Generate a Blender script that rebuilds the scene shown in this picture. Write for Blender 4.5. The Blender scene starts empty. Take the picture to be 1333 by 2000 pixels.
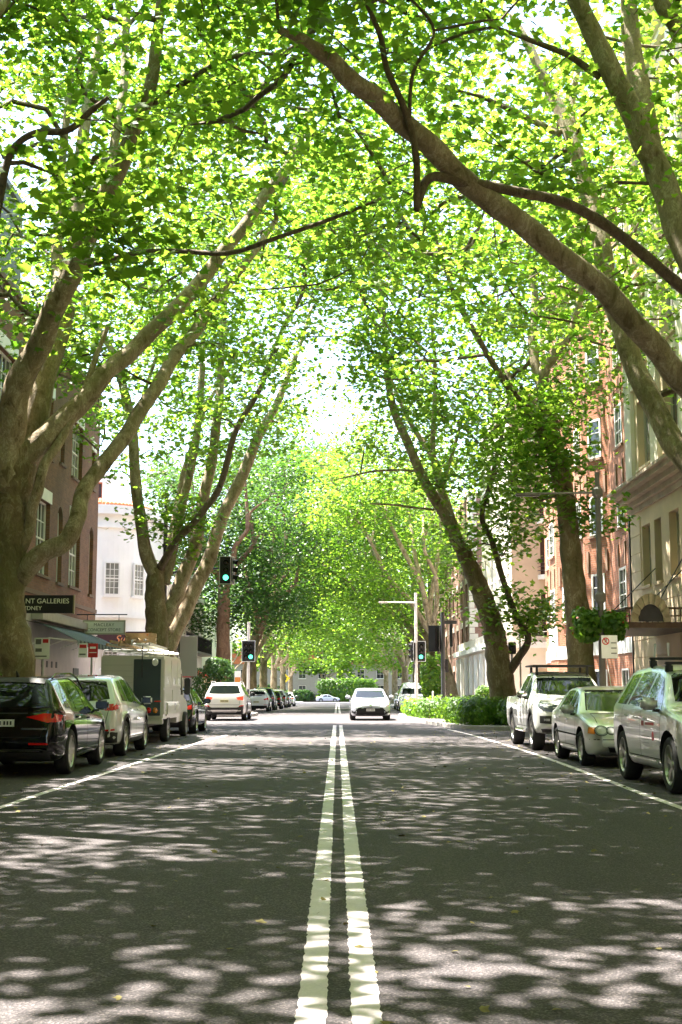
import bpy, bmesh, math, random
import numpy as np
from mathutils import Vector, Matrix, geometry
from mathutils.bvhtree import BVHTree
R = math.radians
rng = random.Random(7)
nrg = np.random.default_rng(11)
scene = bpy.context.scene
COL = scene.collection

# ------------------------------------------------------------------ camera
FPX = 2500.0                       # focal length in pixels of the 1333x2000 picture
CAMZ = 1.36
PITCH = math.atan(347.0 / FPX)
YAW = math.atan(6.5 / FPX)
cd = bpy.data.cameras.new('camera')
cam = bpy.data.objects.new('camera', cd)
COL.objects.link(cam)
cd.sensor_fit = 'VERTICAL'
cd.sensor_height = 36.0
cd.lens = FPX / 2000 * 36.0
cd.clip_start = 0.1
cd.clip_end = 3000
cam.location = (0, 0, CAMZ)
cam.rotation_euler = (math.pi / 2 + PITCH, 0, -YAW)
scene.camera = cam

# ------------------------------------------------------------------ sky, sun, exposure
SUN = Vector((-0.36, 0.20, 1.0)).normalized()
w = bpy.data.worlds.new('World')
scene.world = w
w.use_nodes = True
nt = w.node_tree
nt.nodes.clear()
sky = nt.nodes.new('ShaderNodeTexSky')
sky.sky_type = 'NISHITA'
sky.sun_disc = False
sky.sun_elevation = math.asin(SUN.z)
sky.sun_rotation = math.atan2(SUN.x, SUN.y)
sky.dust_density = 2.2
bg = nt.nodes.new('ShaderNodeBackground')
bg.inputs['Strength'].default_value = 0.11
wo = nt.nodes.new('ShaderNodeOutputWorld')
nt.links.new(sky.outputs[0], bg.inputs['Color'])
nt.links.new(bg.outputs[0], wo.inputs['Surface'])
sd = bpy.data.lights.new('sun', 'SUN')
sd.energy = 5.0
sd.angle = R(0.53)
sd.color = (1.0, 0.93, 0.84)
so = bpy.data.objects.new('sun', sd)
COL.objects.link(so)
so.rotation_euler = SUN.to_track_quat('Z', 'Y').to_euler()
so.location = SUN * 60
vs = scene.view_settings
vs.view_transform = 'Standard'
vs.look = 'None'
vs.gamma = 1.0
vs.use_curve_mapping = False
vs.exposure = 2.9
cy = scene.cycles
cy.use_denoising = True
cy.max_bounces = 10
cy.diffuse_bounces = 5
cy.glossy_bounces = 4
cy.transmission_bounces = 6
cy.transparent_max_bounces = 8
cy.sample_clamp_indirect = 8.0

# ------------------------------------------------------------------ helpers
CR = (Matrix.Rotation(-YAW, 4, 'Z') @ Matrix.Rotation(math.pi / 2 + PITCH, 4, 'X')).to_3x3()
def P(u, v, Y):
    """World point at street depth Y that the camera sees at picture position u, v."""
    d = CR @ Vector(((u - 666.5) / FPX, (1000 - v) / FPX, -1.0))
    return Vector((0, 0, CAMZ)) + d * (Y / d.y)

def gz(y):
    """Street level: flat, then falling gently beyond the junction."""
    return 0.0 if y < 75 else -0.0058 * (y - 75)

def node(nt, t, **kw):
    n = nt.nodes.new(t)
    for k, v in kw.items():
        if k in n.inputs:
            n.inputs[k].default_value = v
        else:
            setattr(n, k, v)
    return n

MATS = {}
def mat(name, col=(.5, .5, .5), rough=.6, metal=0.0, coat=0.0, var=0.0, vscale=3.0, bump=0.0, bscale=40.0,
        emit=None, estr=0.0, trans=0.0, ior=1.45, spec=.5, detail=6.0, coord='Object'):
    if name in MATS:
        return MATS[name]
    m = bpy.data.materials.new(name)
    m.use_nodes = True
    t = m.node_tree
    b = t.nodes['Principled BSDF']
    b.inputs['Base Color'].default_value = (*col, 1)
    b.inputs['Roughness'].default_value = rough
    b.inputs['Metallic'].default_value = metal
    b.inputs['Coat Weight'].default_value = coat
    b.inputs['Coat Roughness'].default_value = 0.04
    b.inputs['IOR'].default_value = ior
    b.inputs['Specular IOR Level'].default_value = spec
    b.inputs['Transmission Weight'].default_value = trans
    if emit:
        b.inputs['Emission Color'].default_value = (*emit, 1)
        b.inputs['Emission Strength'].default_value = estr
    if var or bump:
        tc = node(t, 'ShaderNodeTexCoord')
        if var:
            n = node(t, 'ShaderNodeTexNoise', Scale=vscale, Detail=detail, Roughness=.62)
            t.links.new(tc.outputs[coord], n.inputs['Vector'])
            mr = node(t, 'ShaderNodeMapRange')
            mr.inputs['From Min'].default_value = .3
            mr.inputs['From Max'].default_value = .7
            mr.inputs['To Min'].default_value = 1 - var
            mr.inputs['To Max'].default_value = 1 + var
            t.links.new(n.outputs['Fac'], mr.inputs['Value'])
            vm = node(t, 'ShaderNodeVectorMath', operation='SCALE')
            vm.inputs[0].default_value = col
            t.links.new(mr.outputs[0], vm.inputs['Scale'])
            t.links.new(vm.outputs[0], b.inputs['Base Color'])
        if bump:
            n2 = node(t, 'ShaderNodeTexNoise', Scale=bscale, Detail=8.0, Roughness=.65)
            t.links.new(tc.outputs[coord], n2.inputs['Vector'])
            bp = node(t, 'ShaderNodeBump', Strength=bump, Distance=.02)
            t.links.new(n2.outputs['Fac'], bp.inputs['Height'])
            t.links.new(bp.outputs[0], b.inputs['Normal'])
    MATS[name] = m
    return m

def ramp(t, fac, stops):
    r = node(t, 'ShaderNodeValToRGB')
    el = r.color_ramp.elements
    while len(el) < len(stops):
        el.new(.5)
    for e, (p, c) in zip(el, stops):
        e.position = p
        e.color = (*c, 1)
    t.links.new(fac, r.inputs['Fac'])
    return r

def brick_mat(name, c1, c2, mortar, scale_w=.24, scale_h=.086, msize=.012, dirt=.25):
    m = bpy.data.materials.new(name)
    m.use_nodes = True
    t = m.node_tree
    b = t.nodes['Principled BSDF']
    b.inputs['Roughness'].default_value = .85
    uv = node(t, 'ShaderNodeTexCoord')
    br = node(t, 'ShaderNodeTexBrick')
    br.inputs['Color1'].default_value = (*c1, 1)
    br.inputs['Color2'].default_value = (*c2, 1)
    br.inputs['Mortar'].default_value = (*mortar, 1)
    br.inputs['Scale'].default_value = 1.0
    br.inputs['Brick Width'].default_value = scale_w
    br.inputs['Row Height'].default_value = scale_h
    br.inputs['Mortar Size'].default_value = msize
    br.inputs['Mortar Smooth'].default_value = .2
    br.inputs['Bias'].default_value = -.1
    t.links.new(uv.outputs['UV'], br.inputs['Vector'])
    n = node(t, 'ShaderNodeTexNoise', Scale=.55, Detail=7.0, Roughness=.65)
    t.links.new(uv.outputs['UV'], n.inputs['Vector'])
    mr = node(t, 'ShaderNodeMapRange')
    mr.inputs['From Min'].default_value = .3
    mr.inputs['From Max'].default_value = .7
    mr.inputs['To Min'].default_value = 1 - dirt
    mr.inputs['To Max'].default_value = 1 + dirt
    t.links.new(n.outputs['Fac'], mr.inputs['Value'])
    vm = node(t, 'ShaderNodeVectorMath', operation='SCALE')
    t.links.new(br.outputs['Color'], vm.inputs[0])
    t.links.new(mr.outputs[0], vm.inputs['Scale'])
    t.links.new(vm.outputs[0], b.inputs['Base Color'])
    bp = node(t, 'ShaderNodeBump', Strength=.5, Distance=.012)
    bp.invert = True
    t.links.new(br.outputs['Fac'], bp.inputs['Height'])
    t.links.new(bp.outputs[0], b.inputs['Normal'])
    MATS[name] = m
    return m

def tag(o, label=None, cat=None, group=None, kind=None):
    if label: o['label'] = label
    if cat: o['category'] = cat
    if group: o['group'] = group
    if kind: o['kind'] = kind
    return o

def empty(name, loc=(0, 0, 0), rz=0.0, label=None, cat=None, group=None):
    o = bpy.data.objects.new(name, None)
    o.empty_display_size = .2
    COL.objects.link(o)
    o.location = loc
    o.rotation_euler = (0, 0, rz)
    return tag(o, label, cat, group)

def link(name, me, parent=None):
    o = bpy.data.objects.new(name, me)
    COL.objects.link(o)
    if parent is not None:
        o.parent = parent
    return o

class MB:
    """Collects shapes; build() links them as one mesh object."""
    def __init__(s):
        s.v = []; s.f = []; s.uv = None
    def add(s, vs, fs):
        o = len(s.v)
        s.v += [tuple(p) for p in vs]
        s.f += [tuple(i + o for i in f) for f in fs]
        return s
    def box(s, x0, x1, y0, y1, z0, z1):
        s.add([(x0, y0, z0), (x1, y0, z0), (x1, y1, z0), (x0, y1, z0), (x0, y0, z1), (x1, y0, z1), (x1, y1, z1), (x0, y1, z1)],
              [(0, 3, 2, 1), (4, 5, 6, 7), (0, 1, 5, 4), (1, 2, 6, 5), (2, 3, 7, 6), (3, 0, 4, 7)])
        return s
    def bbox(s, x0, x1, y0, y1, z0, z1, b=.02):
        """Box with chamfered edges."""
        bm = bmesh.new()
        bmesh.ops.create_cube(bm, size=1)
        for q in bm.verts:
            q.co = Vector(((x0 + x1) / 2 + q.co.x * (x1 - x0), (y0 + y1) / 2 + q.co.y * (y1 - y0), (z0 + z1) / 2 + q.co.z * (z1 - z0)))
        bmesh.ops.bevel(bm, geom=bm.edges[:], offset=b, segments=2, affect='EDGES')
        bm.verts.index_update()
        s.add([q.co[:] for q in bm.verts], [[q.index for q in f.verts] for f in bm.faces])
        bm.free()
        return s
    def tube(s, pts, rad, seg=8, cap=True):
        pts = [Vector(p) for p in pts]
        n = len(pts)
        if not hasattr(rad, '__len__'):
            rad = [rad] * n
        t0 = (pts[1] - pts[0]).normalized()
        a = t0.orthogonal().normalized()
        o = len(s.v)
        for i, p in enumerate(pts):
            t = (pts[min(i + 1, n - 1)] - pts[max(i - 1, 0)])
            t = t.normalized() if t.length > 1e-9 else t0
            a = (a - t * a.dot(t))
            a = a.normalized() if a.length > 1e-6 else t.orthogonal().normalized()
            b = t.cross(a)
            for k in range(seg):
                an = 2 * math.pi * k / seg
                s.v.append(tuple(p + (a * math.cos(an) + b * math.sin(an)) * rad[i]))
        for i in range(n - 1):
            for k in range(seg):
                k2 = (k + 1) % seg
                s.f.append((o + i * seg + k, o + i * seg + k2, o + (i + 1) * seg + k2, o + (i + 1) * seg + k))
        if cap:
            s.f.append(tuple(o + k for k in range(seg))[::-1])
            s.f.append(tuple(o + (n - 1) * seg + k for k in range(seg)))
        return s
    def lathe(s, prof, seg=24, mtx=None):
        """prof: (r, h) pairs turned round local Z."""
        M = mtx or Matrix()
        vs = []; fs = []
        n = len(prof)
        for (r, h) in prof:
            for k in range(seg):
                an = 2 * math.pi * k / seg
                vs.append(M @ Vector((r * math.cos(an), r * math.sin(an), h)))
        for i in range(n - 1):
            for k in range(seg):
                k2 = (k + 1) % seg
                fs.append((i * seg + k, i * seg + k2, (i + 1) * seg + k2, (i + 1) * seg + k))
        return s.add(vs, fs)
    def prism(s, poly, d0, d1, f):
        """poly of 2-D points; f(a, b, d) -> 3-D point."""
        n = len(poly)
        vs = [f(a, b, d0) for a, b in poly] + [f(a, b, d1) for a, b in poly]
        fs = [tuple(range(n)), tuple(range(n, 2 * n))[::-1]] + [(i, n + i, n + (i + 1) % n, (i + 1) % n) for i in range(n)]
        return s.add(vs, fs)
    def build(s, name, m, parent=None, smooth=False, fix=True):
        me = bpy.data.meshes.new(name)
        me.from_pydata(s.v, [], s.f)
        if fix and len(s.f) < 60000:
            bm = bmesh.new()
            bm.from_mesh(me)
            bmesh.ops.recalc_face_normals(bm, faces=bm.faces)
            bm.to_mesh(me)
            bm.free()
        if smooth:
            me.polygons.foreach_set('use_smooth', [True] * len(me.polygons))
        me.materials.append(m)
        return link(name, me, parent)

def smooth_path(pts, sub=5):
    """Catmull-Rom through tuples of any length."""
    A = np.array(pts, float)
    n = len(A)
    out = []
    for i in range(n - 1):
        p0 = A[max(i - 1, 0)]; p1 = A[i]; p2 = A[i + 1]; p3 = A[min(i + 2, n - 1)]
        for k in range(sub):
            t = k / sub
            out.append(.5 * ((2 * p1) + (-p0 + p2) * t + (2 * p0 - 5 * p1 + 4 * p2 - p3) * t * t + (-p0 + 3 * p1 - 3 * p2 + p3) * t ** 3))
    out.append(A[-1])
    return np.array(out)

def text_obj(name, body, size, m, parent, mtx, align='CENTER', extrude=.004, space=1.0, shear=0.0):
    cu = bpy.data.curves.new(name, 'FONT')
    cu.body = body
    cu.size = size
    cu.align_x = align
    cu.align_y = 'CENTER'
    cu.extrude = extrude
    cu.space_character = space
    cu.shear = shear
    o = bpy.data.objects.new(name, cu)
    COL.objects.link(o)
    bpy.context.view_layer.update()
    me = bpy.data.meshes.new_from_object(o.evaluated_get(bpy.context.evaluated_depsgraph_get()))
    bpy.data.objects.remove(o)
    me.materials.clear()
    me.materials.append(m)
    q = link(name, me, parent)
    q.matrix_local = mtx
    return q
# ------------------------------------------------------------------ ground materials
def asphalt_mat():
    m = bpy.data.materials.new('asphalt')
    m.use_nodes = True
    t = m.node_tree
    b = t.nodes['Principled BSDF']
    tc = node(t, 'ShaderNodeTexCoord')
    big = node(t, 'ShaderNodeTexNoise', Scale=.35, Detail=6.0, Roughness=.6)
    fine = node(t, 'ShaderNodeTexVoronoi', Scale=95.0)
    fn = node(t, 'ShaderNodeTexNoise', Scale=60.0, Detail=6.0, Roughness=.75)
    for n in (big, fine, fn):
        t.links.new(tc.outputs['Object'], n.inputs['Vector'])
    # lengthwise streaks of wear
    mp = node(t, 'ShaderNodeMapping')
    mp.inputs['Scale'].default_value = (1.3, .05, 1)
    t.links.new(tc.outputs['Object'], mp.inputs['Vector'])
    st = node(t, 'ShaderNodeTexNoise', Scale=1.0, Detail=5.0, Roughness=.6)
    t.links.new(mp.outputs[0], st.inputs['Vector'])
    ad = node(t, 'ShaderNodeMath', operation='ADD')
    t.links.new(big.outputs['Fac'], ad.inputs[0]); t.links.new(st.outputs['Fac'], ad.inputs[1])
    r1 = ramp(t, ad.outputs[0], [(.3, (.036, .032, .036)), (.75, (.059, .052, .057)), (1.0, (.076, .067, .070))])
    r1.inputs  # keep
    sp = ramp(t, fine.outputs['Color'], [(.0, (.42, .42, .42)), (.6, (.9, .9, .9)), (1.0, (2.5, 2.4, 2.25))])
    r2 = ramp(t, fn.outputs['Fac'], [(.3, (.65, .65, .65)), (.7, (1.3, 1.3, 1.3))])
    mx = node(t, 'ShaderNodeMix', data_type='RGBA', blend_type='MULTIPLY')
    mx.inputs['Factor'].default_value = 1
    t.links.new(r1.outputs[0], mx.inputs['A']); t.links.new(sp.outputs[0], mx.inputs['B'])
    mx2 = node(t, 'ShaderNodeMix', data_type='RGBA', blend_type='MULTIPLY')
    mx2.inputs['Factor'].default_value = 1
    t.links.new(mx.outputs['Result'], mx2.inputs['A']); t.links.new(r2.outputs[0], mx2.inputs['B'])
    t.links.new(mx2.outputs['Result'], b.inputs['Base Color'])
    b.inputs['Roughness'].default_value = .78
    b.inputs['Specular IOR Level'].default_value = .35
    bp = node(t, 'ShaderNodeBump', Strength=.8, Distance=.008)
    t.links.new(fine.outputs['Distance'], bp.inputs['Height'])
    t.links.new(bp.outputs[0], b.inputs['Normal'])
    MATS['asphalt'] = m
    return m
ASPH = asphalt_mat()

def paint_mat(name, col):
    m = bpy.data.materials.new(name)
    m.use_nodes = True
    t = m.node_tree
    b = t.nodes['Principled BSDF']
    tc = node(t, 'ShaderNodeTexCoord')
    n1 = node(t, 'ShaderNodeTexNoise', Scale=45.0, Detail=7.0, Roughness=.75)
    n2 = node(t, 'ShaderNodeTexNoise', Scale=1.6, Detail=6.0, Roughness=.7)
    for n in (n1, n2):
        t.links.new(tc.outputs['Object'], n.inputs['Vector'])
    a = node(t, 'ShaderNodeMath', operation='MULTIPLY')
    t.links.new(n1.outputs['Fac'], a.inputs[0]); t.links.new(n2.outputs['Fac'], a.inputs[1])
    r = ramp(t, a.outputs[0], [(.10, (.10, .10, .095)), (.155, tuple(c * .8 for c in col)), (.30, col)])
    t.links.new(r.outputs[0], b.inputs['Base Color'])
    b.inputs['Roughness'].default_value = .6
    bp = node(t, 'ShaderNodeBump', Strength=.4, Distance=.004)
    t.links.new(n1.outputs['Fac'], bp.inputs['Height'])
    t.links.new(bp.outputs[0], b.inputs['Normal'])
    MATS[name] = m
    return m
LINE = paint_mat('line_paint', (.72, .645, .66))
CONC = mat('concrete', (.33, .31, .28), .85, var=.25, vscale=1.2, bump=.3, bscale=60)
KERB = mat('kerb_stone', (.30, .28, .25), .85, var=.3, vscale=2.0, bump=.4, bscale=50)
PAVE = mat('paving', (.28, .26, .24), .85, var=.3, vscale=1.7, bump=.3, bscale=30)
SOIL = mat('soil', (.06, .045, .03), .95, var=.4, vscale=6, bump=.6, bscale=30)

def sheet(name, x0, x1, ys, dz, m, kind='structure'):
    b = MB()
    for i in range(len(ys) - 1):
        a, c = ys[i], ys[i + 1]
        b.add([(x0, a, gz(a) + dz), (x1, a, gz(a) + dz), (x1, c, gz(c) + dz), (x0, c, gz(c) + dz)], [(0, 1, 2, 3)])
    o = b.build(name, m)
    return tag(o, kind=kind)

ground = sheet('ground', -900, 900, [-300, 75, 300, 1500], -.02, mat('ground_earth', (.16, .14, .11), .95, var=.3, vscale=.5))
road = sheet('road', -6.4, 6.4, [-45, 20, 75, 246], 0.0, ASPH)
cross = sheet('cross_road', -70, -6.4, [56, 64], 0.0, ASPH)
tee = sheet('end_road', -90, 90, [246, 256], 0.0, ASPH)
tag(cross, 'asphalt side street opening on the left beyond the brown brick building')
tag(tee, 'asphalt street crossing at the far end of the avenue')
tag(road, 'dark asphalt street dappled with leaf shade')

def slab(name, poly, m, top=.13, base=-.015, kw=.15):
    """Raised footpath with a kerb running round it."""
    cx = sum(p[0] for p in poly) / len(poly); cyy = sum(p[1] for p in poly) / len(poly)
    b = MB()
    n = len(poly)
    b.v = [(x, y, gz(y) + top) for x, y in poly] + [(x, y, gz(y) + base) for x, y in poly]
    b.f = [tuple(range(n))] + [(i, n + i, n + (i + 1) % n, (i + 1) % n) for i in range(n)]
    o = b.build(name, m)
    return tag(o, kind='structure')

def kerb(parent, pts, w=.15, top=.136):
    """Kerb stones, about 1.2 m each, along a line of points."""
    A = [Vector((x, y, 0)) for x, y in pts]
    seg = []
    for i in range(len(A) - 1):
        d = (A[i + 1] - A[i]); L = d.length; k = max(1, round(L / 1.2)); u = d / L
        for j in range(k):
            seg.append((A[i] + u * (L * j / k + .006), A[i] + u * (L * (j + 1) / k - .006)))
    for p, q in seg:
        u = (q - p).normalized(); s = Vector((-u.y, u.x, 0)) * w
        b = MB()
        j = rng.uniform(-.006, .006)
        vs = []
        for c, off in ((p, -.004), (q, -.004)):
            for side, z in ((0, -.01), (0, top - .02), (.02, top), (w, top), (w, -.01)):
                r = c + s / w * (side + off)
                vs.append((r.x, r.y, gz(r.y) + z + (j if z > 0 else 0)))
        b.add(vs, [(0, 1, 2, 3, 4), (9, 8, 7, 6, 5)] + [(i, i + 5, (i + 1) % 5 + 5, (i + 1) % 5) for i in range(5)])
        b.build('kerb_stone', KERB, parent)

fl = slab('footpath_left', [(-6.4, -45), (-6.4, 54.0), (-6.9, 55.2), (-8, 55.8), (-40, 55.8), (-40, -45)], PAVE)
kerb(fl, [(-6.4, 5), (-6.4, 54.0)])
fl2 = slab('footpath_left_far', [(-40, 64.2), (-7, 64.2), (-5.2, 65), (-4.35, 66.5), (-4.3, 70), (-4.8, 72.5), (-6.4, 74), (-6.4, 75), (-6.4, 244), (-40, 244), (-40, 75)], PAVE)
kerb(fl2, [(-9, 64.2), (-7, 64.2), (-5.2, 65), (-4.35, 66.5), (-4.3, 70), (-4.8, 72.5), (-6.4, 74), (-6.4, 110)])
fr = slab('footpath_right', [(6.4, -45), (40, -45), (40, 75), (40, 244), (6.4, 244), (6.4, 75), (6.4, 70), (4.0, 68.5), (3.1, 66), (3.05, 57.5), (3.4, 54.5), (3.7, 51), (3.95, 47), (4.3, 45), (5.3, 43.6), (6.4, 43.0)], PAVE)
kerb(fr, [(6.4, 110), (6.4, 75), (6.4, 70), (4.0, 68.5), (3.1, 66), (3.05, 57.5), (3.4, 54.5), (3.7, 51), (3.95, 47), (4.3, 45), (5.3, 43.6), (6.4, 43.0), (6.4, 5)])
tag(fl, 'paved footpath with stone kerb in front of the brown brick building')
tag(fl2, 'paved footpath on the left beyond the side street')
tag(fr, 'paved footpath with kerb extension on the right')

def marking(name, pts, w, label, step=.05, jag=.0035, z=.004):
    """Painted line with ragged edges along (x, y) points."""
    path = smooth_path(pts, 8)
    L = [path[0]]
    b = MB()
    seg = np.linalg.norm(np.diff(path, axis=0), axis=1)
    tot = seg.sum(); cum = np.concatenate([[0], np.cumsum(seg)])
    y = 0.0; ds = []
    while y < tot:
        ds.append(y)
        d0 = np.interp(y, cum, path[:, 1])
        y += step if d0 < 25 else step * 10
        if d0 < 25: y += rng.uniform(-.015, .015)
    ds.append(tot)
    for d in ds:
        x = np.interp(d, cum, path[:, 0]); yy = np.interp(d, cum, path[:, 1])
        j1 = rng.gauss(0, jag); j2 = rng.gauss(0, jag)
        b.v += [(x - w / 2 + j1, yy, gz(yy) + z), (x + w / 2 + j2, yy, gz(yy) + z)]
    for i in range(len(ds) - 1):
        b.f.append((2 * i, 2 * i + 1, 2 * i + 3, 2 * i + 2))
    o = b.build(name, LINE)
    return tag(o, label, kind='structure')
marking('lane_marking', [(-.111, -8), (-.111, 20), (-.111, 50)], .126, 'left one of the double white lines along the road centre')
marking('lane_marking', [(.121, -8), (.121, 20), (.121, 50)], .126, 'right one of the double white lines along the road centre')
marking('lane_marking', [(-.125, 76), (-.125, 120), (-.125, 232)], .13, 'left white centre line beyond the junction')
marking('lane_marking', [(.125, 76), (.125, 120), (.125, 232)], .13, 'right white centre line beyond the junction')
marking('lane_marking', [(-3.96, -8), (-3.93, 14), (-3.80, 22), (-3.68, 30), (-3.5, 36), (-3.35, 39)], .11, 'white edge line beside the left row of parked cars')
marking('lane_marking', [(3.95, -8), (3.98, 14), (4.08, 20), (4.2, 28), (4.12, 36), (3.95, 42), (3.72, 45.5)], .11, 'white edge line beside the right row of parked cars')
# ------------------------------------------------------------------ buildings
GLASS = mat('window_glass', (.02, .025, .03), .05, spec=.9)
GLASS2 = mat('curtained_glass', (.20, .20, .18), .12, spec=.8, var=.5, vscale=.9)
WHITE = mat('white_paint', (.74, .73, .69), .5, var=.08, vscale=2)
CREAM = mat('cream_stone', (.58, .45, .30), .8, var=.13, vscale=.8, bump=.15, bscale=25)
CREAM2 = mat('pale_render', (.66, .60, .50), .8, var=.12, vscale=.7, bump=.1, bscale=25)
BEIGE = mat('beige_render', (.50, .40, .28), .85, var=.1, vscale=.6, bump=.1, bscale=25)
WWALL = mat('white_render', (.80, .79, .76), .8, var=.08, vscale=.6, bump=.08, bscale=25)
DARK = mat('dark_metal', (.025, .025, .028), .45, metal=.3, var=.2, vscale=5)
GREYW = mat('grey_render', (.20, .20, .215), .8, var=.15, vscale=.6)
LAV = mat('lavender_tiles', (.50, .43, .43), .45, var=.12, vscale=1.5)
BRICKL = brick_mat('brown_brick', (.21, .095, .048), (.135, .058, .030), (.155, .105, .07), dirt=.3)
BRICKR = brick_mat('orange_brick', (.36, .135, .062), (.25, .082, .036), (.27, .175, .12), dirt=.25)
BRICKF = brick_mat('far_brick', (.26, .12, .075), (.18, .075, .05), (.28, .22, .18))
BRICKP = brick_mat('pale_brick', (.42, .30, .23), (.35, .23, .17), (.42, .36, .30))

class Facade:
    """A wall in a vertical plane: origin, direction along it, outward normal; openings are real recesses."""
    def __init__(s, parent, o, a, n, w, h, m, name='wall', depth=.22):
        s.parent = parent; s.o = Vector(o); s.a = Vector(a).normalized(); s.n = Vector(n).normalized()
        s.w = w; s.h = h; s.m = m; s.op = []; s.name = name; s.depth = depth
    def f(s, x, z, d=0.0):
        return s.o + s.a * x + Vector((0, 0, z)) + s.n * d
    def opening(s, x0, x1, z0, z1, **kw):
        if x1 <= s.w + .001 and z1 <= s.h + .001:
            s.op.append((x0, x1, z0, z1, kw))
        return s
    def build(s):
        xs = sorted({0, s.w} | {q for o in s.op for q in o[:2]})
        zs = sorted({0, s.h} | {q for o in s.op for q in o[2:4]})
        vs = []; fs = []; uvs = []
        def quad(pts, uv):
            i = len(vs); vs.extend([tuple(p) for p in pts]); fs.append((i, i + 1, i + 2, i + 3)); uvs.extend(uv)
        for i in range(len(xs) - 1):
            j = 0
            while j < len(zs) - 1:
                xm = (xs[i] + xs[i + 1]) / 2
                def hole(k):
                    zm = (zs[k] + zs[k + 1]) / 2
                    return any(o[0] < xm < o[1] and o[2] < zm < o[3] for o in s.op)
                if hole(j):
                    j += 1; continue
                k = j
                while k + 1 < len(zs) - 1 and not hole(k + 1):
                    k += 1
                a, b, c, d = xs[i], xs[i + 1], zs[j], zs[k + 1]
                quad([s.f(a, c), s.f(b, c), s.f(b, d), s.f(a, d)], [(a, c), (b, c), (b, d), (a, d)])
                j = k + 1
        D = -s.depth
        for (a, b, c, d, kw) in s.op:
            quad([s.f(a, c), s.f(a, c, D), s.f(a, d, D), s.f(a, d)], [(a, c), (a + D, c), (a + D, d), (a, d)])
            quad([s.f(b, c, D), s.f(b, c), s.f(b, d), s.f(b, d, D)], [(b + D, c), (b, c), (b, d), (b + D, d)])
            quad([s.f(a, c), s.f(b, c), s.f(b, c, D), s.f(a, c, D)], [(a, c), (b, c), (b, c + D), (a, c + D)])
            quad([s.f(a, d, D), s.f(b, d, D), s.f(b, d), s.f(a, d)], [(a, d + D), (b, d + D), (b, d), (a, d)])
        me = bpy.data.meshes.new(s.name)
        me.from_pydata(vs, [], fs)
        ul = me.uv_layers.new(name='UVMap')
        for l in me.loops:
            ul.data[l.index].uv = uvs[l.vertex_index]
        me.materials.append(s.m)
        wall = link(s.name, me, s.parent)
        for (a, b, c, d, kw) in s.op:
            s.window(a, b, c, d, **kw)
        return wall
    def bar(s, mb, x0, x1, z0, z1, d0, d1):
        p = [s.f(x, z, d) for d in (d0, d1) for (x, z) in ((x0, z0), (x1, z0), (x1, z1), (x0, z1))]
        mb.add(p, [(0, 1, 2, 3), (7, 6, 5, 4), (0, 4, 5, 1), (1, 5, 6, 2), (2, 6, 7, 3), (3, 7, 4, 0)])
    def block(s, name, m, x0, x1, z0, z1, d0, d1, parent=None):
        b = MB(); s.bar(b, x0, x1, z0, z1, d0, d1)
        return b.build(name, m, parent or s.parent)
    def window(s, x0, x1, z0, z1, nx=2, nz=3, fr=.07, frame=None, glass=None, sill=None, lintel=None, head=False, mid=True,
               arch=False, mw=.03, name='window'):
        frame = frame or WHITE; glass = glass or GLASS
        b = MB(); D = -s.depth
        e = .002
        s.bar(b, x0 + e, x0 + fr, z0 + e, z1 - e, D - .03, D + .07)
        s.bar(b, x1 - fr, x1 - e, z0 + e, z1 - e, D - .03, D + .07)
        s.bar(b, x0 + fr, x1 - fr, z0 + e, z0 + fr, D - .03, D + .068)
        s.bar(b, x0 + fr, x1 - fr, z1 - fr, z1 - e, D - .03, D + .068)
        win = b.build(name, frame, s.parent)
        xa, xb, za, zb = x0 + fr, x1 - fr, z0 + fr, z1 - fr
        mb = MB()
        for i in range(1, nx):
            x = xa + (xb - xa) * i / nx
            s.bar(mb, x - mw / 2, x + mw / 2, za, zb, D, D + .046)
        for k in range(1, nz):
            z = za + (zb - za) * k / nz
            s.bar(mb, xa, xb, z - mw / 2, z + mw / 2, D + .001, D + .044)
        if mid:
            zm = (za + zb) / 2
            s.bar(mb, xa, xb, zm - .03, zm + .03, D + .002, D + .058)
        if mb.v:
            mb.build('glazing_bars', frame, win)
        s.block('pane', glass, xa, xb, za, zb, D - .012, D + .012, win)
        if sill:
            s.block('sill', sill, x0 - .08, x1 + .08, z0 - .10, z0 - .002, -.12, .09, win)
        if lintel:
            s.block('lintel', lintel, x0 - .14, x1 + .14, z1 + .002, z1 + .42, -.12, .035, win)
        if arch:
            mb = MB(); r = (x1 - x0) / 2; xc = (x0 + x1) / 2; zc = z1 - r
            for sg in (-1, 1):
                pl = [(xc + sg * r, z1)] + [(xc + sg * r * math.cos(t), zc + r * math.sin(t)) for t in np.linspace(0, math.pi / 2, 7)]
                mb.prism(pl, -.16, -.003, lambda a, c, d: s.f(a, c, d))
            mb.build('arch_head', s.m, win)

# ---- brown brick building, left
bl = empty('brick_building', (-10.2, 40, .13), 0, 'brown brick three storey building with white lintels on the left', 'building')
def bparent(o, root):
    """Parent an object that was built in world space."""
    o.parent = root
    o.matrix_parent_inverse = root.matrix_world.inverted()
def adopt(root, before):
    bpy.context.view_layer.update()
    inv = root.matrix_world.inverted()
    for o in list(COL.objects):
        if o.name not in before and o.parent is root:
            o.matrix_parent_inverse = inv
Y0, Y1, H = -45.0, 54.0, 13.6
before = {o.name for o in COL.objects}
F = Facade(bl, (-10.2, Y0, .13), (0, 1, 0), (1, 0, 0), Y1 - Y0, H, BRICKL)
for yc in [49.4 - 5.4 * k for k in range(8)]:
    for z0, z1 in ((9.35, 11.55), (5.15, 7.75)):
        F.opening(yc - 1.0 - Y0, yc + 1.0 - Y0, z0, z1, nx=4, nz=4, sill=BRICKL, lintel=WHITE, glass=GLASS2 if rng.random() < .6 else GLASS)
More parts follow.
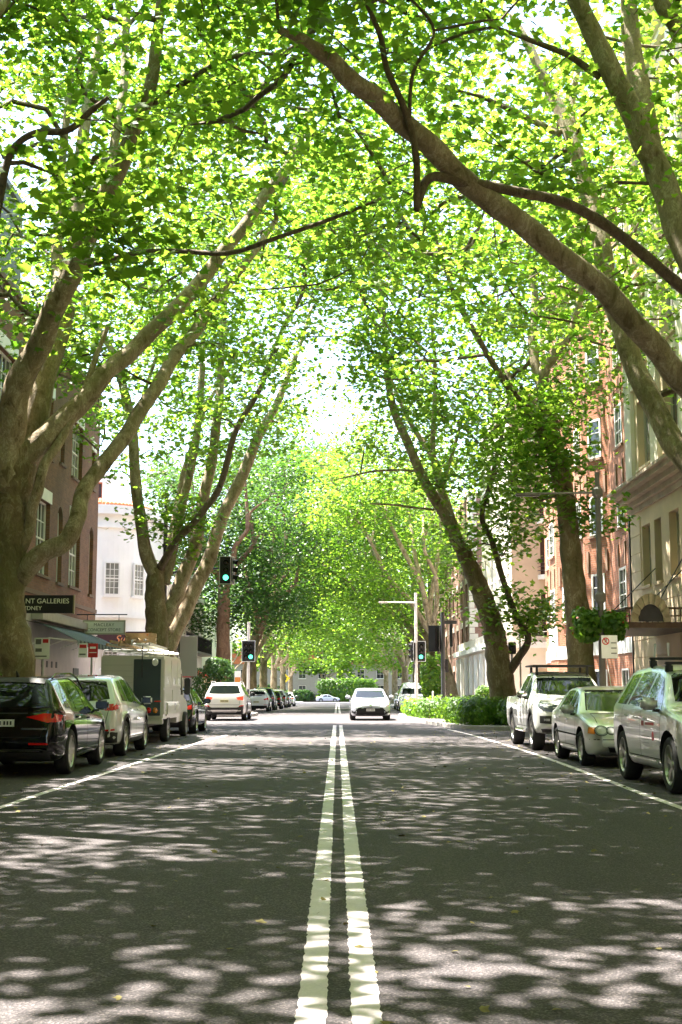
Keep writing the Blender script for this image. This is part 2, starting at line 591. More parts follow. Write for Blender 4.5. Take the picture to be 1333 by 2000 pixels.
for yc in (52.7, 46.7, 41.3, 35.9, 30.5):
    F.opening(yc - .42 - Y0, yc + .42 - Y0, 5.1, 7.9, nx=2, nz=5, sill=BRICKL, arch=True, mid=False)
    F.opening(yc - .36 - Y0, yc + .36 - Y0, 9.5, 11.1, nx=2, nz=3, sill=BRICKL, lintel=WHITE)
F.build()
# end wall on the side street and roof
F2 = Facade(bl, (-10.2, Y1, .13), (-1, 0, 0), (0, 1, 0), 16, H, BRICKL, name='side_wall'); F2.build()
F3 = Facade(bl, (-26.2, Y0, .13), (1, 0, 0), (0, -1, 0), 16, H, BRICKL, name='side_wall'); F3.build()
MB().box(-26.1, -10.35, Y0 + .1, Y1 - .1, H - .35, H - .2).build('roof', mat('roof_felt', (.1, .1, .1), .9), bl)
F.block('parapet_coping', BRICKL, -.05, Y1 - Y0 + .06, H, H + .16, -.3, .09)
for k in range(60):
    F.block('dentil', BRICKL, Y1 - Y0 - .35 - k * .55, Y1 - Y0 - .1 - k * .55, H - .38, H - .14, -.02, .085)
F.block('string_course', BRICKL, 0, Y1 - Y0 + .03, 4.4, 4.56, -.05, .05)
# street level: pale tiled shop front below the brick
S_ = 14 - Y0
F.block('shop_front', LAV, 24.0 + S_, 39.9 + S_, .0, 3.45, .01, .06)
F.block('shop_fascia', mat('fascia_grey', (.33, .30, .27), .7, var=.2, vscale=1), 24.0 + S_, 39.95 + S_, 3.46, 3.95, .01, .12)
for k in range(4):
    F.block('shop_vent', DARK, 30.1 + S_ + k % 13 * .75, 30.32 + S_ + k % 13 * .75, 2.0 + .35 * (k // 13), 2.22 + .35 * (k // 13), .055, .075)
for a, b_ in ((25.0 + S_, 27.2 + S_), (33.0 + S_, 34.6 + S_), (37.0 + S_, 39.2 + S_)):
    q = F.block('shop_window', GLASS, a, b_, .35, 1.75, .055, .085)
    F.block('shop_window_frame', WHITE, a - .08, b_ + .08, 1.752, 1.84, .055, .11, q)
F.block('shop_window', mat('warm_shop_light', (.5, .35, .12), .4, emit=(1, .62, .18), estr=.25), 28.4 + S_, 30.2 + S_, .3, 1.7, .055, .085)
F.block('shop_door', DARK, 35.4 + S_, 36.4 + S_, .02, 2.05, .055, .09)
adopt(bl, before)

# grey taller neighbour standing up behind the brick parapet
gb = empty('grey_building', (-13, 30, .13), 0, 'plain grey rendered block rising behind the brown brick building', 'building')
before = {o.name for o in COL.objects}
Fg = Facade(gb, (-10.9, 12, .13), (0, 1, 0), (1, 0, 0), 30.5, 17.6, GREYW)
Fg2 = Facade(gb, (-10.9, 42.5, .13), (-1, 0, 0), (0, 1, 0), 14, 17.6, GREYW, name='side_wall'); Fg2.build()
Fg.build()
Fg.block('parapet_coping', GREYW, 0, 30.6, 17.6, 17.8, -.4, .12)
Fg.block('lift_room', GREYW, 18, 24, 17.8, 19.6, -6, -1)
adopt(gb, before)

# ---- white corner building with a rounded corner, beyond the side street
wb = empty('white_building', (-12, 68, .13), 0, 'bright white stucco building with a rounded corner beyond the side street', 'building')
before = {o.name for o in COL.objects}
def curved(parent, cx, cy, r, a0, a1, z0, z1, m, name, seg=14, th=.0):
    b = MB()
    for k in range(seg + 1):
        a = a0 + (a1 - a0) * k / seg
        for z in (z0, z1):
            b.v.append((cx + (r + th) * math.cos(a), cy + (r + th) * math.sin(a), z))
    for k in range(seg):
        b.f.append((2 * k, 2 * k + 2, 2 * k + 3, 2 * k + 1))
    if th:
        o = len(b.v)
        for k in range(seg + 1):
            a = a0 + (a1 - a0) * k / seg
            for z in (z0, z1):
                b.v.append((cx + r * .97 * math.cos(a), cy + r * .97 * math.sin(a), z))
        for k in range(seg):
            b.f += [(2 * k, o + 2 * k, o + 2 * k + 2, 2 * k + 2), (2 * k + 1, 2 * k + 3, o + 2 * k + 3, o + 2 * k + 1)]
    return b.build(name, m, parent, smooth=False)
rc = 2.6; cxw, cyw = -10.0 - rc, 65.0 + rc
Fw = Facade(wb, (-30, 65, .13), (1, 0, 0), (0, -1, 0), 30 - 10 - rc, 10.6, WWALL)
for xc in (15.6, 12.6, 9.6, 6.6):
    for z0, z1 in ((5.9, 7.6), (2.2, 3.9), (8.6, 9.8)):
        Fw.opening(xc - .42, xc + .42, z0, z1, nx=3, nz=5, sill=WWALL, glass=GLASS2, mw=.025)
Fw.build()
curved(wb, cxw, cyw, rc, -math.pi / 2, 0, .13, 10.73, WWALL, 'corner_wall')
for zz, hh, tt in ((10.3, .45, .28), (9.6, .14, .12), (5.0, .16, .12), (4.2, .10, .08)):
    curved(wb, cxw, cyw, rc, -math.pi / 2, 0, zz, zz + hh, WWALL, 'cornice', th=tt)
    Fw.block('cornice', WWALL, 0, 30 - 10 - rc, zz - .13, zz + hh - .13, -.03, tt)
Fw2 = Facade(wb, (-10.0, cyw, .13), (0, 1, 0), (1, 0, 0), 7.4, 10.6, WWALL)
for xc in (1.2, 3.6, 6.0):
    for z0, z1 in ((5.9, 7.6), (2.2, 3.9)):
        Fw2.opening(xc - .42, xc + .42, z0, z1, nx=3, nz=5, sill=WWALL, glass=GLASS2)
Fw2.build()
Fw2.block('cornice', WWALL, 0, 7.4, 10.17, 10.6, -.03, .28)
# windows of the rounded corner
for ang in (-1.15, -.55):
    for z0, z1 in ((6.0, 7.7), (2.3, 4.0)):
        c = Vector((cxw + rc * math.cos(ang), cyw + rc * math.sin(ang), 0)); nn = Vector((math.cos(ang), math.sin(ang), 0)); aa = Vector((-nn.y, nn.x, 0))
        Fc = Facade(wb, c - aa * .4 + nn * .03 + Vector((0, 0, .13)), aa, nn, .8, 10, WWALL, depth=-.02)
        Fc.window(0, .8, z0, z1, nx=3, nz=5, mw=.025, glass=GLASS2, sill=WWALL)
MB().box(-29.5, -10.6, 65.6, 74.5, 10.35, 10.5).build('roof', CONC, wb)
ORNG = mat('terracotta', (.42, .13, .05), .7, var=.25, vscale=3)
for k in range(22):      # terracotta tile course along the roof edge
    a = -math.pi / 2 + k / 21 * math.pi / 2
    x, y = cxw + (rc + .12) * math.cos(a), cyw + (rc + .12) * math.sin(a)
    MB().tube([(x, y, 10.82), (cxw + .7 * rc * math.cos(a), cyw + .7 * rc * math.sin(a), 11.15)], .09, 6).build('roof_tile', ORNG, wb)
for k in range(50):
    x = -12.75 - k * .24
    MB().tube([(x, 64.85, 10.82), (x, 66.0, 11.2)], .09, 6).build('roof_tile', ORNG, wb)
PENT = Facade(wb, (-30, 67.2, 10.4), (1, 0, 0), (0, -1, 0), 18.6, 2.3, WWALL, name='penthouse_wall')
for k in range(5):
    PENT.opening(6.2 + k * 2.4, 7.9 + k * 2.4, .4, 1.9, nx=2, nz=1, mid=False, frame=ORNG)
PENT.build()
for k in range(7):
    MB().tube([(-13.0 - k * 1.4, 65.6, 10.5), (-13.0 - k * 1.4, 65.6, 13.6)], .035, 6).build('scaffold_post', mat('red_oxide', (.40, .10, .05), .6), wb)
MB().tube([(-12.6, 65.6, 12.6), (-22, 65.6, 12.6)], .03, 6).build('scaffold_rail', MATS['red_oxide'], wb)
# dark red fascia with a script name
fas = MB().bbox(-15.5, -9.6, 64.45, 64.72, 3.45, 4.25, .02).build('fascia_sign', mat('dark_plum', (.035, .012, .016), .5), wb)
text_obj('sign_lettering', 'Sum', .52, mat('copper_letters', (.62, .25, .11), .4), wb, Matrix.Translation((-10.75, 64.44, 3.86)) @ Matrix.Rotation(math.pi / 2, 4, 'X'), shear=.45)
adopt(wb, before)

# ---- low terrace beyond, left
lb = empty('terrace_house', (-10, 84, .1), 0, 'small two storey terrace with dark balcony beyond the white building', 'building')
before = {o.name for o in COL.objects}
Fl = Facade(lb, (-9.6, 75.2, .1), (0, 1, 0), (1, 0, 0), 16, 7.4, CREAM2)
for k in range(4):
    Fl.opening(1.0 + k * 3.9, 2.2 + k * 3.9, 4.3, 6.4, nx=2, nz=3, sill=WWALL)
    Fl.opening(1.0 + k * 3.9, 2.4 + k * 3.9, .3, 2.5, nx=2, nz=2, sill=WWALL)
Fl.build()
Facade(lb, (-20, 75.2, .1), (1, 0, 0), (0, -1, 0), 10.4, 7.4, CREAM2, name='side_wall').build()
Facade(lb, (-9.6, 91.2, .1), (-1, 0, 0), (0, 1, 0), 10.4, 7.4, WWALL, name='side_wall').build()
Fl.block('cornice', WWALL, -.1, 16.1, 7.2, 7.55, -.05, .25)
Fl.block('balcony_floor', DARK, .4, 15.6, 3.55, 3.7, .01, .75)
for k in range(40):
    Fl.block('baluster', DARK, .45 + k * .388, .48 + k * .388, 3.7, 4.6, .69, .73)
Fl.block('balcony_rail', DARK, .4, 15.6, 4.6, 4.66, .67, .75)
MB().box(-19.8, -9.8, 75.4, 91, 7.2, 7.4).build('roof', ORNG, lb)
adopt(lb, before)
STONE = mat('sandstone', (.42, .32, .20), .85, var=.25, vscale=1.5, bump=.3, bscale=20)
sw = empty('sandstone_wall', (-9.2, 100, 0), 0, 'low coursed sandstone wall beside the far left footpath', 'wall')
before = {o.name for o in COL.objects}
for r_ in range(7):
    y = 92.0 + (.4 if r_ % 2 else 0)
    while y < 108:
        L = rng.uniform(.8, 1.3)
        MB().bbox(-9.5 - rng.uniform(0, .02), -9.1 + rng.uniform(-.02, .02), y, y + L - .02, gz(95) + .1 + r_ * .45, gz(95) + .1 + r_ * .45 + .43, .015).build('stone_block', STONE, sw)
        y += L
adopt(sw, before)
fw = empty('far_white_building', (-14, 112, 0), 0, 'white rendered block standing behind the sandstone wall', 'building')
before = {o.name for o in COL.objects}
Ff = Facade(fw, (-11.0, 94, -.1), (0, 1, 0), (1, 0, 0), 40, 9, WWALL)
for k in range(8):
    for z in (1.5, 5.2):
        Ff.opening(2 + k * 4.7, 3.6 + k * 4.7, z, z + 1.9, nx=2, nz=2, sill=WWALL)
Ff.build()
Facade(fw, (-22, 94, -.1), (1, 0, 0), (0, -1, 0), 11, 9, WWALL, name='side_wall').build()
MB().box(-22, -11.2, 94.2, 133, 8.6, 8.8).build('roof', CONC, fw)
adopt(fw, before)

# ---- cream stone apartment block, right foreground
rb = empty('stone_building', (10.4, 34, .13), 0, 'tall cream stone apartment block with heavy moulded cornice on the right', 'building')
before = {o.name for o in COL.objects}
# facade runs towards the camera from the corner at Y = 45
E0 = 45.0
Fs = Facade(rb, (10.4, E0, .13), (0, -1, 0), (-1, 0, 0), 90, 23.5, CREAM, depth=.3)
for k in range(12):
    x = 1.6 + k * 3.6
    Fs.opening(x, x + 1.15, 4.7, 6.75, nx=1, nz=1, mid=True, frame=mat('stone_frame', (.40, .37, .30), .6), sill=CREAM)
    Fs.opening(x + 1.7, x + 2.6, 4.7, 6.75, nx=1, nz=1, mid=True, frame=MATS['stone_frame'], sill=CREAM)
    for z in (8.75, 12.3, 15.6, 18.9):
        Fs.opening(x - .2, x + 2.5, z, z + 2.35, nx=4, nz=1, mid=False, mw=.09, frame=MATS['stone_frame'], glass=GLASS2 if rng.random() < .5 else GLASS, sill=CREAM)
Fs.opening(6.2, 8.4, 0, 2.7, nx=2, nz=1, mid=False, frame=DARK)
Fs.build()
Facade(rb, (10.4, E0, .13), (1, 0, 0), (0, 1, 0), 14, 23.5, BRICKR, name='side_wall').build()
MB().box(10.6, 24, -44.5, 44.8, 23.2, 23.4).build('roof', CONC, rb)
# rusticated joints at street level: courses of proud stone blocks
for zc in range(8):
    z0 = .0 + zc * .58
    x = -.02 + (0 if zc % 2 else -.0)
    xx = 0.0; k = 0
    spans = []
    cuts = [0.0, 1.5, 3.1, 4.6, 6.1, 8.5, 10.9, 13.5]
    for i in range(len(cuts) - 1):
        a, b_ = cuts[i], cuts[i + 1]
        if a == 6.1 and zc < 5: continue
        if zc >= 8: continue
        Fs.block('stone_block', CREAM, a + .012, b_ - .012, z0 + .014, z0 + .566, -.02, .03)
for (a, z0, z1) in ((0.0, 4.66, 7.2),):
    for zc in range(4):
        Fs.block('stone_block', CREAM, .012, 1.42, 4.66 + zc * .62, 5.26 + zc * .62, -.02, .03)
# cornice with stepped mouldings
for (z0, z1, d) in ((7.30, 7.48, .10), (7.48, 7.66, .22), (7.66, 7.86, .42), (7.86, 8.02, .66), (8.02, 8.12, .78)):
    Fs.block('cornice', mat('weathered_stone', (.40, .31, .23), .85, var=.25, vscale=1.2), -.25 if d > .2 else -.03, 29.9, z0, z1, -.1, d)
for (z0, z1, d) in ((11.6, 11.8, .12), (14.95, 15.1, .10), (18.3, 18.5, .12), (21.9, 22.1, .2), (22.1, 22.35, .5), (22.35, 22.6, .75)):
    Fs.block('cornice', CREAM2, -.03, 29.9, z0, z1, -.1, d)
for k in range(8):
    x = .05 + k * 3.6
    Fs.block('pilaster', CREAM2, x, x + .95, 8.14, 21.88, -.02, .14)
# entrance canopy with a fan-shaped pediment, hung on rods
cz = 3.05
S0, S1 = 3.2, 9.0           # canopy from Y = 41.8 to its end face at Y = 36
cn = MB()
Fs.bar(cn, S0, S1, cz - .10, cz + .06, .03, 2.35)
can = cn.build('canopy', mat('bronze', (.07, .045, .03), .45, metal=.4, var=.3, vscale=4), rb)
rl = MB()
for x in np.arange(S0, S1, .22):
    Fs.bar(rl, x, x + .03, cz + .06, cz + .42, 2.27, 2.31)
for d in np.arange(.1, 2.3, .16):
    Fs.bar(rl, S1 - .05, S1 - .02, cz + .06, cz + .42, d, d + .03)
Fs.bar(rl, S0, S1, cz + .42, cz + .48, 2.25, 2.33)
Fs.bar(rl, S1 - .07, S1 + .01, cz + .421, cz + .481, .03, 2.25)
Fs.bar(rl, S1 - .06, S1, cz + .22, cz + .25, .03, 2.25)
rl.build('canopy_railing', MATS['bronze'], can)
ar = MB()
dc = 1.62                   # arch centre, out from the wall, on the end face
for k in range(17):
    t0 = math.pi * k / 17; t1 = math.pi * (k + 1) / 17
    pl = [(dc + .36 * math.cos(t0), cz + .06 + .50 * math.sin(t0)), (dc + .56 * math.cos(t0), cz + .06 + .80 * math.sin(t0)),
          (dc + .56 * math.cos(t1), cz + .06 + .80 * math.sin(t1)), (dc + .36 * math.cos(t1), cz + .06 + .50 * math.sin(t1))]
    ar.prism(pl, S1 + .02, S1 + (.07 if k % 2 else .13), lambda a, b_, d: Fs.f(d, b_, a))
ar.build('canopy_arch', mat('old_gold', (.30, .25, .16), .5, metal=.2, var=.3, vscale=4), can)
bk = MB()
bk.prism([(dc + .37 * math.cos(t), cz + .07 + .51 * math.sin(t)) for t in np.linspace(0, math.pi, 14)], S1 - .012, S1 + .018, lambda a, b_, d: Fs.f(d, b_, a))
bk.build('arch_panel', DARK, can)
for (x, d) in ((S1 - .2, 2.1), (S0 + .3, 2.1), (S1 - 2.2, 1.2)):
    MB().tube([Fs.f(x, cz + .1, d), Fs.f(x, cz + 2.1, .05)], .018, 6).build('canopy_rod', DARK, can)
adopt(rb, before)

# ---- orange brick apartment block with canted bays, right
ob = empty('brick_apartments', (10.6, 55, .13), 0, 'orange brick apartment block with canted bays and white windows on the right', 'building')
before = {o.name for o in COL.objects}
HB = 21.5
zrows = [4.15 + 3.05 * k for k in range(6)]
pts = [(10.5, 45.05), (10.5, 48.9), (9.75, 50.3), (9.75, 52.3), (10.5, 53.6), (10.5, 55.4), (9.75, 56.8), (9.75, 58.9), (10.5, 60.3), (10.5, 64.6)]
for i in range(len(pts) - 1):
    a = Vector((*pts[i], .13)); b_ = Vector((*pts[i + 1], .13)); d = b_ - a; L = d.length
    n = Vector((-d.y, d.x, 0)).normalized()
    Fb = Facade(ob, a, d, n, L, HB, BRICKR, depth=.045)
    wid = 1.15 if L > 1.8 else .8
    ws = [L / 2] if L < 3 else ([1.9] if i == 0 else [1.2, 3.1])
    for xc in ws:
        for z in zrows:
            Fb.opening(xc - wid / 2, xc + wid / 2, z, z + 1.55, nx=2 if wid > .8 else 1, nz=3, sill=BRICKR, mw=.035, fr=.085, mid=False)
        if L > 1.5:
            Fb.opening(xc - wid / 2, xc + wid / 2, .5, 2.0, nx=2, nz=2, frame=WHITE, sill=None)
    Fb.build()
    # white plaster band between the street level and the first floor
    Fb.block('plaster_band', WHITE, -.01, L + .01, 2.55, 3.1, -.01, .035)
    if n.x < -.95 and pts[i][0] < 10:
        Fb.block('plaster_panel', WHITE, -.01, L + .01, 3.1, 4.0, -.01, .05)
        for k in range(5):      # row of pendent lozenges under the bay
            x = L * (k + .5) / 5
            mb = MB(); mb.prism([(x - .2, 2.98), (x, 3.2), (x + .2, 2.98), (x, 2.62)], .05, .13, lambda q, r_, d_: Fb.f(q, r_, d_))
            mb.build('lozenge', WHITE, ob)
    # soldier-course slots over the windows
    for xc in ws:
        for z in zrows[:-1]:
            if L > 1.5:
                Fb.block('brick_pier', BRICKR, xc - .62, xc - .5, z + 1.62, z + 2.45, -.01, .05)
                Fb.block('brick_pier', BRICKR, xc + .5, xc + .62, z + 1.62, z + 2.45, -.01, .05)
Facade(ob, (10.5, 64.6, .13), (1, 0, 0), (0, 1, 0), 12, HB, BRICKR, name='side_wall').build()
MB().box(10.9, 24, 45.2, 64.4, HB - .4, HB - .2).build('roof', CONC, ob)
Fd = Facade(ob, (10.5, 45.05, .13), (0, 1, 0), (-1, 0, 0), 20, HB, BRICKR)
Fd.block('downpipe', DARK, .2, .3, .1, HB - .2, .02, .12)
adopt(ob, before)

# ---- beige block with balconies
eb = empty('beige_apartments', (9.2, 72, .1), 0, 'beige rendered apartment block with curved balconies beyond the orange brick', 'building')
before = {o.name for o in COL.objects}
Fe = Facade(eb, (9.3, 68.2, .1), (0, 1, 0), (-1, 0, 0), 14, 17.5, CREAM2, depth=.2)
for z in [4.6 + 3.0 * k for k in range(4)]:
    for x in (1.4, 5.0, 8.6, 12.0):
        Fe.opening(x - .5, x + .5, z, z + 1.7, nx=2, nz=2, sill=WWALL)
Fe.build()
Fe2 = Facade(eb, (9.3, 68.2, .1), (1, 0, 0), (0, -1, 0), 4.0, 17.5, BEIGE, name='side_wall', depth=.9)
for z in [4.1 + 3.0 * k for k in range(4)]:
    Fe2.opening(1.55, 3.4, z + .25, z + 2.35, nx=2, nz=1, mid=False, frame=DARK)
Fe2.build()
for z in [4.1 + 3.0 * k for k in range(4)]:
    bb = MB()
    pl = [(1.4 + 1.1 * (1 - math.cos(t)), .95 * math.sin(t)) for t in np.linspace(0, math.pi, 11)]
    bb.prism(pl, z - .02, z + .22, lambda a, b_, d: Fe2.f(a, d, b_ + .004))
    bal = bb.build('balcony', CREAM2, eb)
    rr = MB()
    for h in (.45, .65, .85, 1.05):
        rr.tube([Fe2.f(a, z + h, b_ * .96) for a, b_ in pl], .018, 5)
    rr.build('balcony_rail', DARK, bal)
MB().box(9.5, 20, 68.5, 82, 17.1, 17.3).build('roof', CONC, eb)
adopt(eb, before)
# cream podium in front of it
pb = empty('cream_podium', (8.4, 78, .1), 0, 'low cream podium with pilasters and a flat cornice behind the right kerb trees', 'building')
before = {o.name for o in COL.objects}
Fp = Facade(pb, (8.3, 68.0, .1), (0, 1, 0), (-1, 0, 0), 21, 4.3, CREAM2, depth=.25)
for k in range(7):
    Fp.opening(.9 + k * 2.9, 2.6 + k * 2.9, .5, 3.0, nx=3, nz=2, mid=False, frame=WHITE, glass=GLASS2)
Fp.build()
Fp2 = Facade(pb, (8.3, 68.0, .1), (1, 0, 0), (0, -1, 0), 7.0, 4.3, CREAM2, name='side_wall', depth=.25)
Fp2.opening(2.3, 3.9, 0, 2.4, nx=2, nz=1, mid=False, frame=BEIGE, glass=mat('garage_door', (.47, .36, .22), .7, var=.1))
Fp2.build()
for k in range(8):
    Fp.block('pilaster', WHITE, .1 + k * 2.9, .7 + k * 2.9, .01, 3.3, -.01, .12)
Fp.block('cornice', WHITE, -.3, 21, 3.45, 3.75, -.02, .3)
Fp2.block('cornice', WHITE, -.05, 7, 3.45, 3.75, -.02, .3)
MB().box(8.4, 15, 68.1, 89, 4.1, 4.25).build('roof', CONC, pb)
adopt(pb, before)
# darker brick building with pale quoins further on
qb = empty('quoined_brick_building', (9.6, 100, 0), 0, 'dark red brick building with pale corner quoins far along the right side', 'building')
before = {o.name for o in COL.objects}
Fq = Facade(qb, (9.4, 91, -.1), (0, 1, 0), (-1, 0, 0), 30, 15.5, BRICKF)
for z in [1.2 + 3.1 * k for k in range(5)]:
    for k in range(8):
        Fq.opening(1.8 + k * 3.5, 3.0 + k * 3.5, z, z + 1.7, nx=2, nz=2, sill=CREAM2, lintel=CREAM2)
Fq.build()
Fq2 = Facade(qb, (9.4, 91, -.1), (1, 0, 0), (0, -1, 0), 10, 15.5, BRICKF, name='side_wall')
for z in [1.2 + 3.1 * k for k in range(5)]:
    for k in range(3):
        Fq2.opening(1.6 + k * 2.8, 2.6 + k * 2.8, z, z + 1.7, nx=2, nz=2, sill=CREAM2, lintel=CREAM2)
Fq2.build()
for k in range(34):
    L = .55 if k % 2 else .32
    b = MB(); b.box(9.36, 9.4 + L, 90.955, 91 + (.87 - L), -.08 + k * .45, .33 + k * .45)
    b.build('quoin', CREAM2, qb)
MB().box(9.6, 19, 91.3, 121, 15.1, 15.3).build('roof', CONC, qb)
adopt(qb, before)
# end of the avenue: wall, hedge and pale house
ew = empty('end_wall', (0, 262, gz(262)), 0, 'low dark boundary wall closing the far end of the avenue', 'wall')
before = {o.name for o in COL.objects}
for k in range(30):
    MB().bbox(-60 + k * 4 + .02, -60 + k * 4 + 3.98, 261.8, 262.2, gz(262) - .1, gz(262) + 1.5 + .15 * (k % 3 == 0), .03).build('wall_panel', mat('dark_stone_wall', (.09, .085, .075), .85, var=.3, vscale=.8), ew)
adopt(ew, before)
hb = empty('far_house', (6, 300, gz(300)), 0, 'grey house glimpsed beyond the far hedge', 'building')
before = {o.name for o in COL.objects}
Fh = Facade(hb, (-45, 285, gz(285)), (1, 0, 0), (0, -1, 0), 90, 8.2, mat('blue_grey_render', (.26, .25, .24), .8, var=.1))
for k in range(20):
    for z in (1.5, 5):
        Fh.opening(2 + k * 4.3, 3.6 + k * 4.3, z, z + 2, nx=2, nz=2, sill=WHITE)
Fh.build()
b = MB(); b.prism([(-46, 8.2), (46, 8.2), (36, 12), (-36, 12)], 0, 14, lambda a, c, d: (a, 284.5 + d, c + gz(285))); b.build('roof', ORNG, hb)
adopt(hb, before)
# ------------------------------------------------------------------ vehicles
TYRE = mat('tyre_rubber', (.022, .022, .022), .8, bump=.3, bscale=60)
ALLOY = mat('alloy', (.55, .54, .52), .3, metal=.85, var=.15, vscale=6)
HUB = mat('wheel_well_black', (.012, .012, .012), .8)
CGLASS = mat('car_glass', (.008, .011, .011), .03, spec=.38, coat=0)
TRIM = mat('black_plastic', (.028, .028, .028), .6, bump=.1, bscale=200)
CHROME = mat('chrome', (.75, .75, .75), .12, metal=1.0)
REDL = mat('red_lens', (.62, .012, .010), .12, coat=1)
REDLIT = mat('brake_light', (.5, .03, .02), .2, emit=(1, .07, .03), estr=.22)
HEADL = mat('headlight_lens', (.42, .43, .44), .15, metal=.1, coat=.4)
AMBER = mat('amber_lens', (.65, .22, .03), .2, coat=1)
PLATE = mat('plate_yellow', (.60, .56, .33), .5)
PLATEW = mat('plate_white', (.68, .68, .66), .5)
PLTXT = mat('plate_text', (.04, .04, .05), .6)
SEAM = mat('panel_gap', (.01, .01, .01), .9)

def pw(keys, s, sm=.05):
    """Piecewise-linear curve, softened by averaging over +-sm metres."""
    k = np.array(keys, float)
    q = np.linspace(-sm, sm, 7)
    return float(np.mean([np.interp(s + d, k[:, 0], k[:, 1]) for d in q]))

class Car:
    def __init__(c, L, W, H, top, belt, plan, fo, wb, rw, zb=.24, tumble=.42, name='parked_car', paint=None):
        c.L, c.W, c.H, c.top, c.beltk, c.plan = L, W, H, top, belt, plan
        c.fo, c.wb, c.rw, c.zb, c.tumble = fo, wb, rw, zb, tumble
        c.paint = paint
        c.root = empty(name)
        c.body()
    def y(c, s): return c.L / 2 - s
    def zt(c, s): return pw(c.top, s)
    def belt(c, s): return min(pw(c.beltk, s, .15), c.zt(s) - .035)
    def ring(c, s):
        zt = c.zt(s); be = c.belt(s); w = pw(c.plan, s, .05) * c.W / 2
        e = min(s, c.L - s)
        zb = c.zb + .16 * max(0, 1 - e / .35) ** 2
        zb = min(zb, be - .12)
        up = max(0.0, zt - be)
        wt = w * .955 - c.tumble * max(0, up - .05) - .03
        k = min(1, up / .35)
        h = be - zb
        return [(0, zb), (.78 * w, zb), (.955 * w, zb + .07 * h), (.995 * w, zb + .32 * h), (w, zb + .62 * h), (.992 * w, zb + .86 * h), (.965 * w, be),
                (.965 * w + (wt - .965 * w) * .5, be + (up - .02 - .045 * k) * .52), (wt, zt - .02 - .045 * k), (wt * .86, zt - .006 - .016 * k), (wt * .5, zt - .002), (0, zt)]
    def body(c):
        ss = sorted(set([round(x, 3) for x in np.concatenate([np.linspace(0, .3, 8), np.linspace(.3, c.L - .3, 54), np.linspace(c.L - .3, c.L, 8)])]))
        b = MB(); n = None
        for s in ss:
            r = smooth_path(c.ring(s), 3)
            full = [(x, z) for x, z in r] + [(-x, z) for x, z in r[-2:0:-1]]
            n = len(full)
            for x, z in full:
                b.v.append((x, c.y(s), z))
        for i in range(len(ss) - 1):
            for k in range(n):
                k2 = (k + 1) % n
                b.f.append((i * n + k, i * n + k2, (i + 1) * n + k2, (i + 1) * n + k))
        b.f.append(tuple(range(n))); b.f.append(tuple((len(ss) - 1) * n + k for k in range(n))[::-1])
        o = b.build('body', c.paint, c.root, smooth=True)
        bm = bmesh.new(); bm.from_mesh(o.data)
        c.bvh = BVHTree.FromBMesh(bm); bm.free()
        # wheel arches: real cut-outs
        cut = MB()
        for s in (c.fo, c.fo + c.wb):
            for sg in (-1, 1):
                M = Matrix.Translation((sg * (c.W / 2 - .16), c.y(s), c.rw + .02)) @ Matrix.Rotation(math.pi / 2, 4, 'Y')
                cc = MB().lathe([(.001, -.2), (c.rw + .065, -.2), (c.rw + .065, .3), (.001, .3)], 28, M)
                cut.add(cc.v, cc.f)
        co = cut.build('cutter', HUB)
        bpy.context.view_layer.update()
        md = o.modifiers.new('arches', 'BOOLEAN')
        md.operation = 'DIFFERENCE'; md.object = co; md.solver = 'FAST'
        dg = bpy.context.evaluated_depsgraph_get(); dg.update()
        me = bpy.data.meshes.new_from_object(o.evaluated_get(dg))
        o.modifiers.clear()
        if len(me.polygons) > 500:
            # the inside of the arch is black
            me.materials.clear(); me.materials.append(c.paint); me.materials.append(HUB)
            for p in me.polygons:
                q = p.center
                p.material_index = 0
                if abs(q.x) < c.W / 2 * .93 - .03 or True:
                    for s in (c.fo, c.fo + c.wb):
                        d = math.hypot(q.y - c.y(s), q.z - c.rw - .02)
                        if d < c.rw + .07 and abs(q.x) > c.W / 2 - .4:
                            p.material_index = 1
                if q.z < c.zb + .02: p.material_index = 1
            try:
                me.set_sharp_from_angle(angle=R(38))
            except Exception:
                pass
            o.data = me
        bpy.data.objects.remove(co)
        c.bodyo = o
    # --- surface patches: outline points are projected onto the body
    def patch(c, name, outline, m, view='side', sg=1, off=.004, parent=None, res=.07, smooth=True):
        if view == 'top':
            pass
        P2 = [Vector(p) for p in outline]
        xs = [p.x for p in P2]; zs = [p.y for p in P2]
        # dense outline
        den = []
        for i in range(len(P2)):
            a, b_ = P2[i], P2[(i + 1) % len(P2)]
            k = max(1, int((b_ - a).length / res))
            for j in range(k):
                den.append(a + (b_ - a) * j / k)
        n = len(den)
        inner = []
        x = min(xs) + res * .5
        while x < max(xs):
            z = min(zs) + res * .5
            while z < max(zs):
                q = Vector((x, z))
                ins = False
                for i in range(n):
                    a, b_ = den[i], den[(i + 1) % n]
                    if (a.y > z) != (b_.y > z) and x < (b_.x - a.x) * (z - a.y) / (b_.y - a.y) + a.x:
                        ins = not ins
                if ins and min((q - d).length for d in den) > res * .45:
                    inner.append(q)
                z += res
            x += res
        vv, ee, ff, *_ = geometry.delaunay_2d_cdt(den + inner, [], [list(range(n))], 1, 1e-5)
        out = []; ok = []
        for q in vv:
            if view == 'side':
                o = Vector((sg * 3, q.x, q.y)); d = Vector((-sg, 0, 0))
            elif view == 'top':
                o = Vector((q.x, q.y, 4)); d = Vector((0, 0, -1))
            else:
                o = Vector((q.x, sg * 6, q.y)); d = Vector((0, -sg, 0))
            h, nn, *_r = c.bvh.ray_cast(o, d)
            if h is None:
                out.append((0, 0, 0)); ok.append(False)
            else:
                if nn.dot(d) > 0: nn = -nn
                out.append(tuple(h + nn * off)); ok.append(True)
        ff = [f for f in ff if all(ok[i] for i in f)]
        # drop faces stretched over an edge of the body
        keep = []
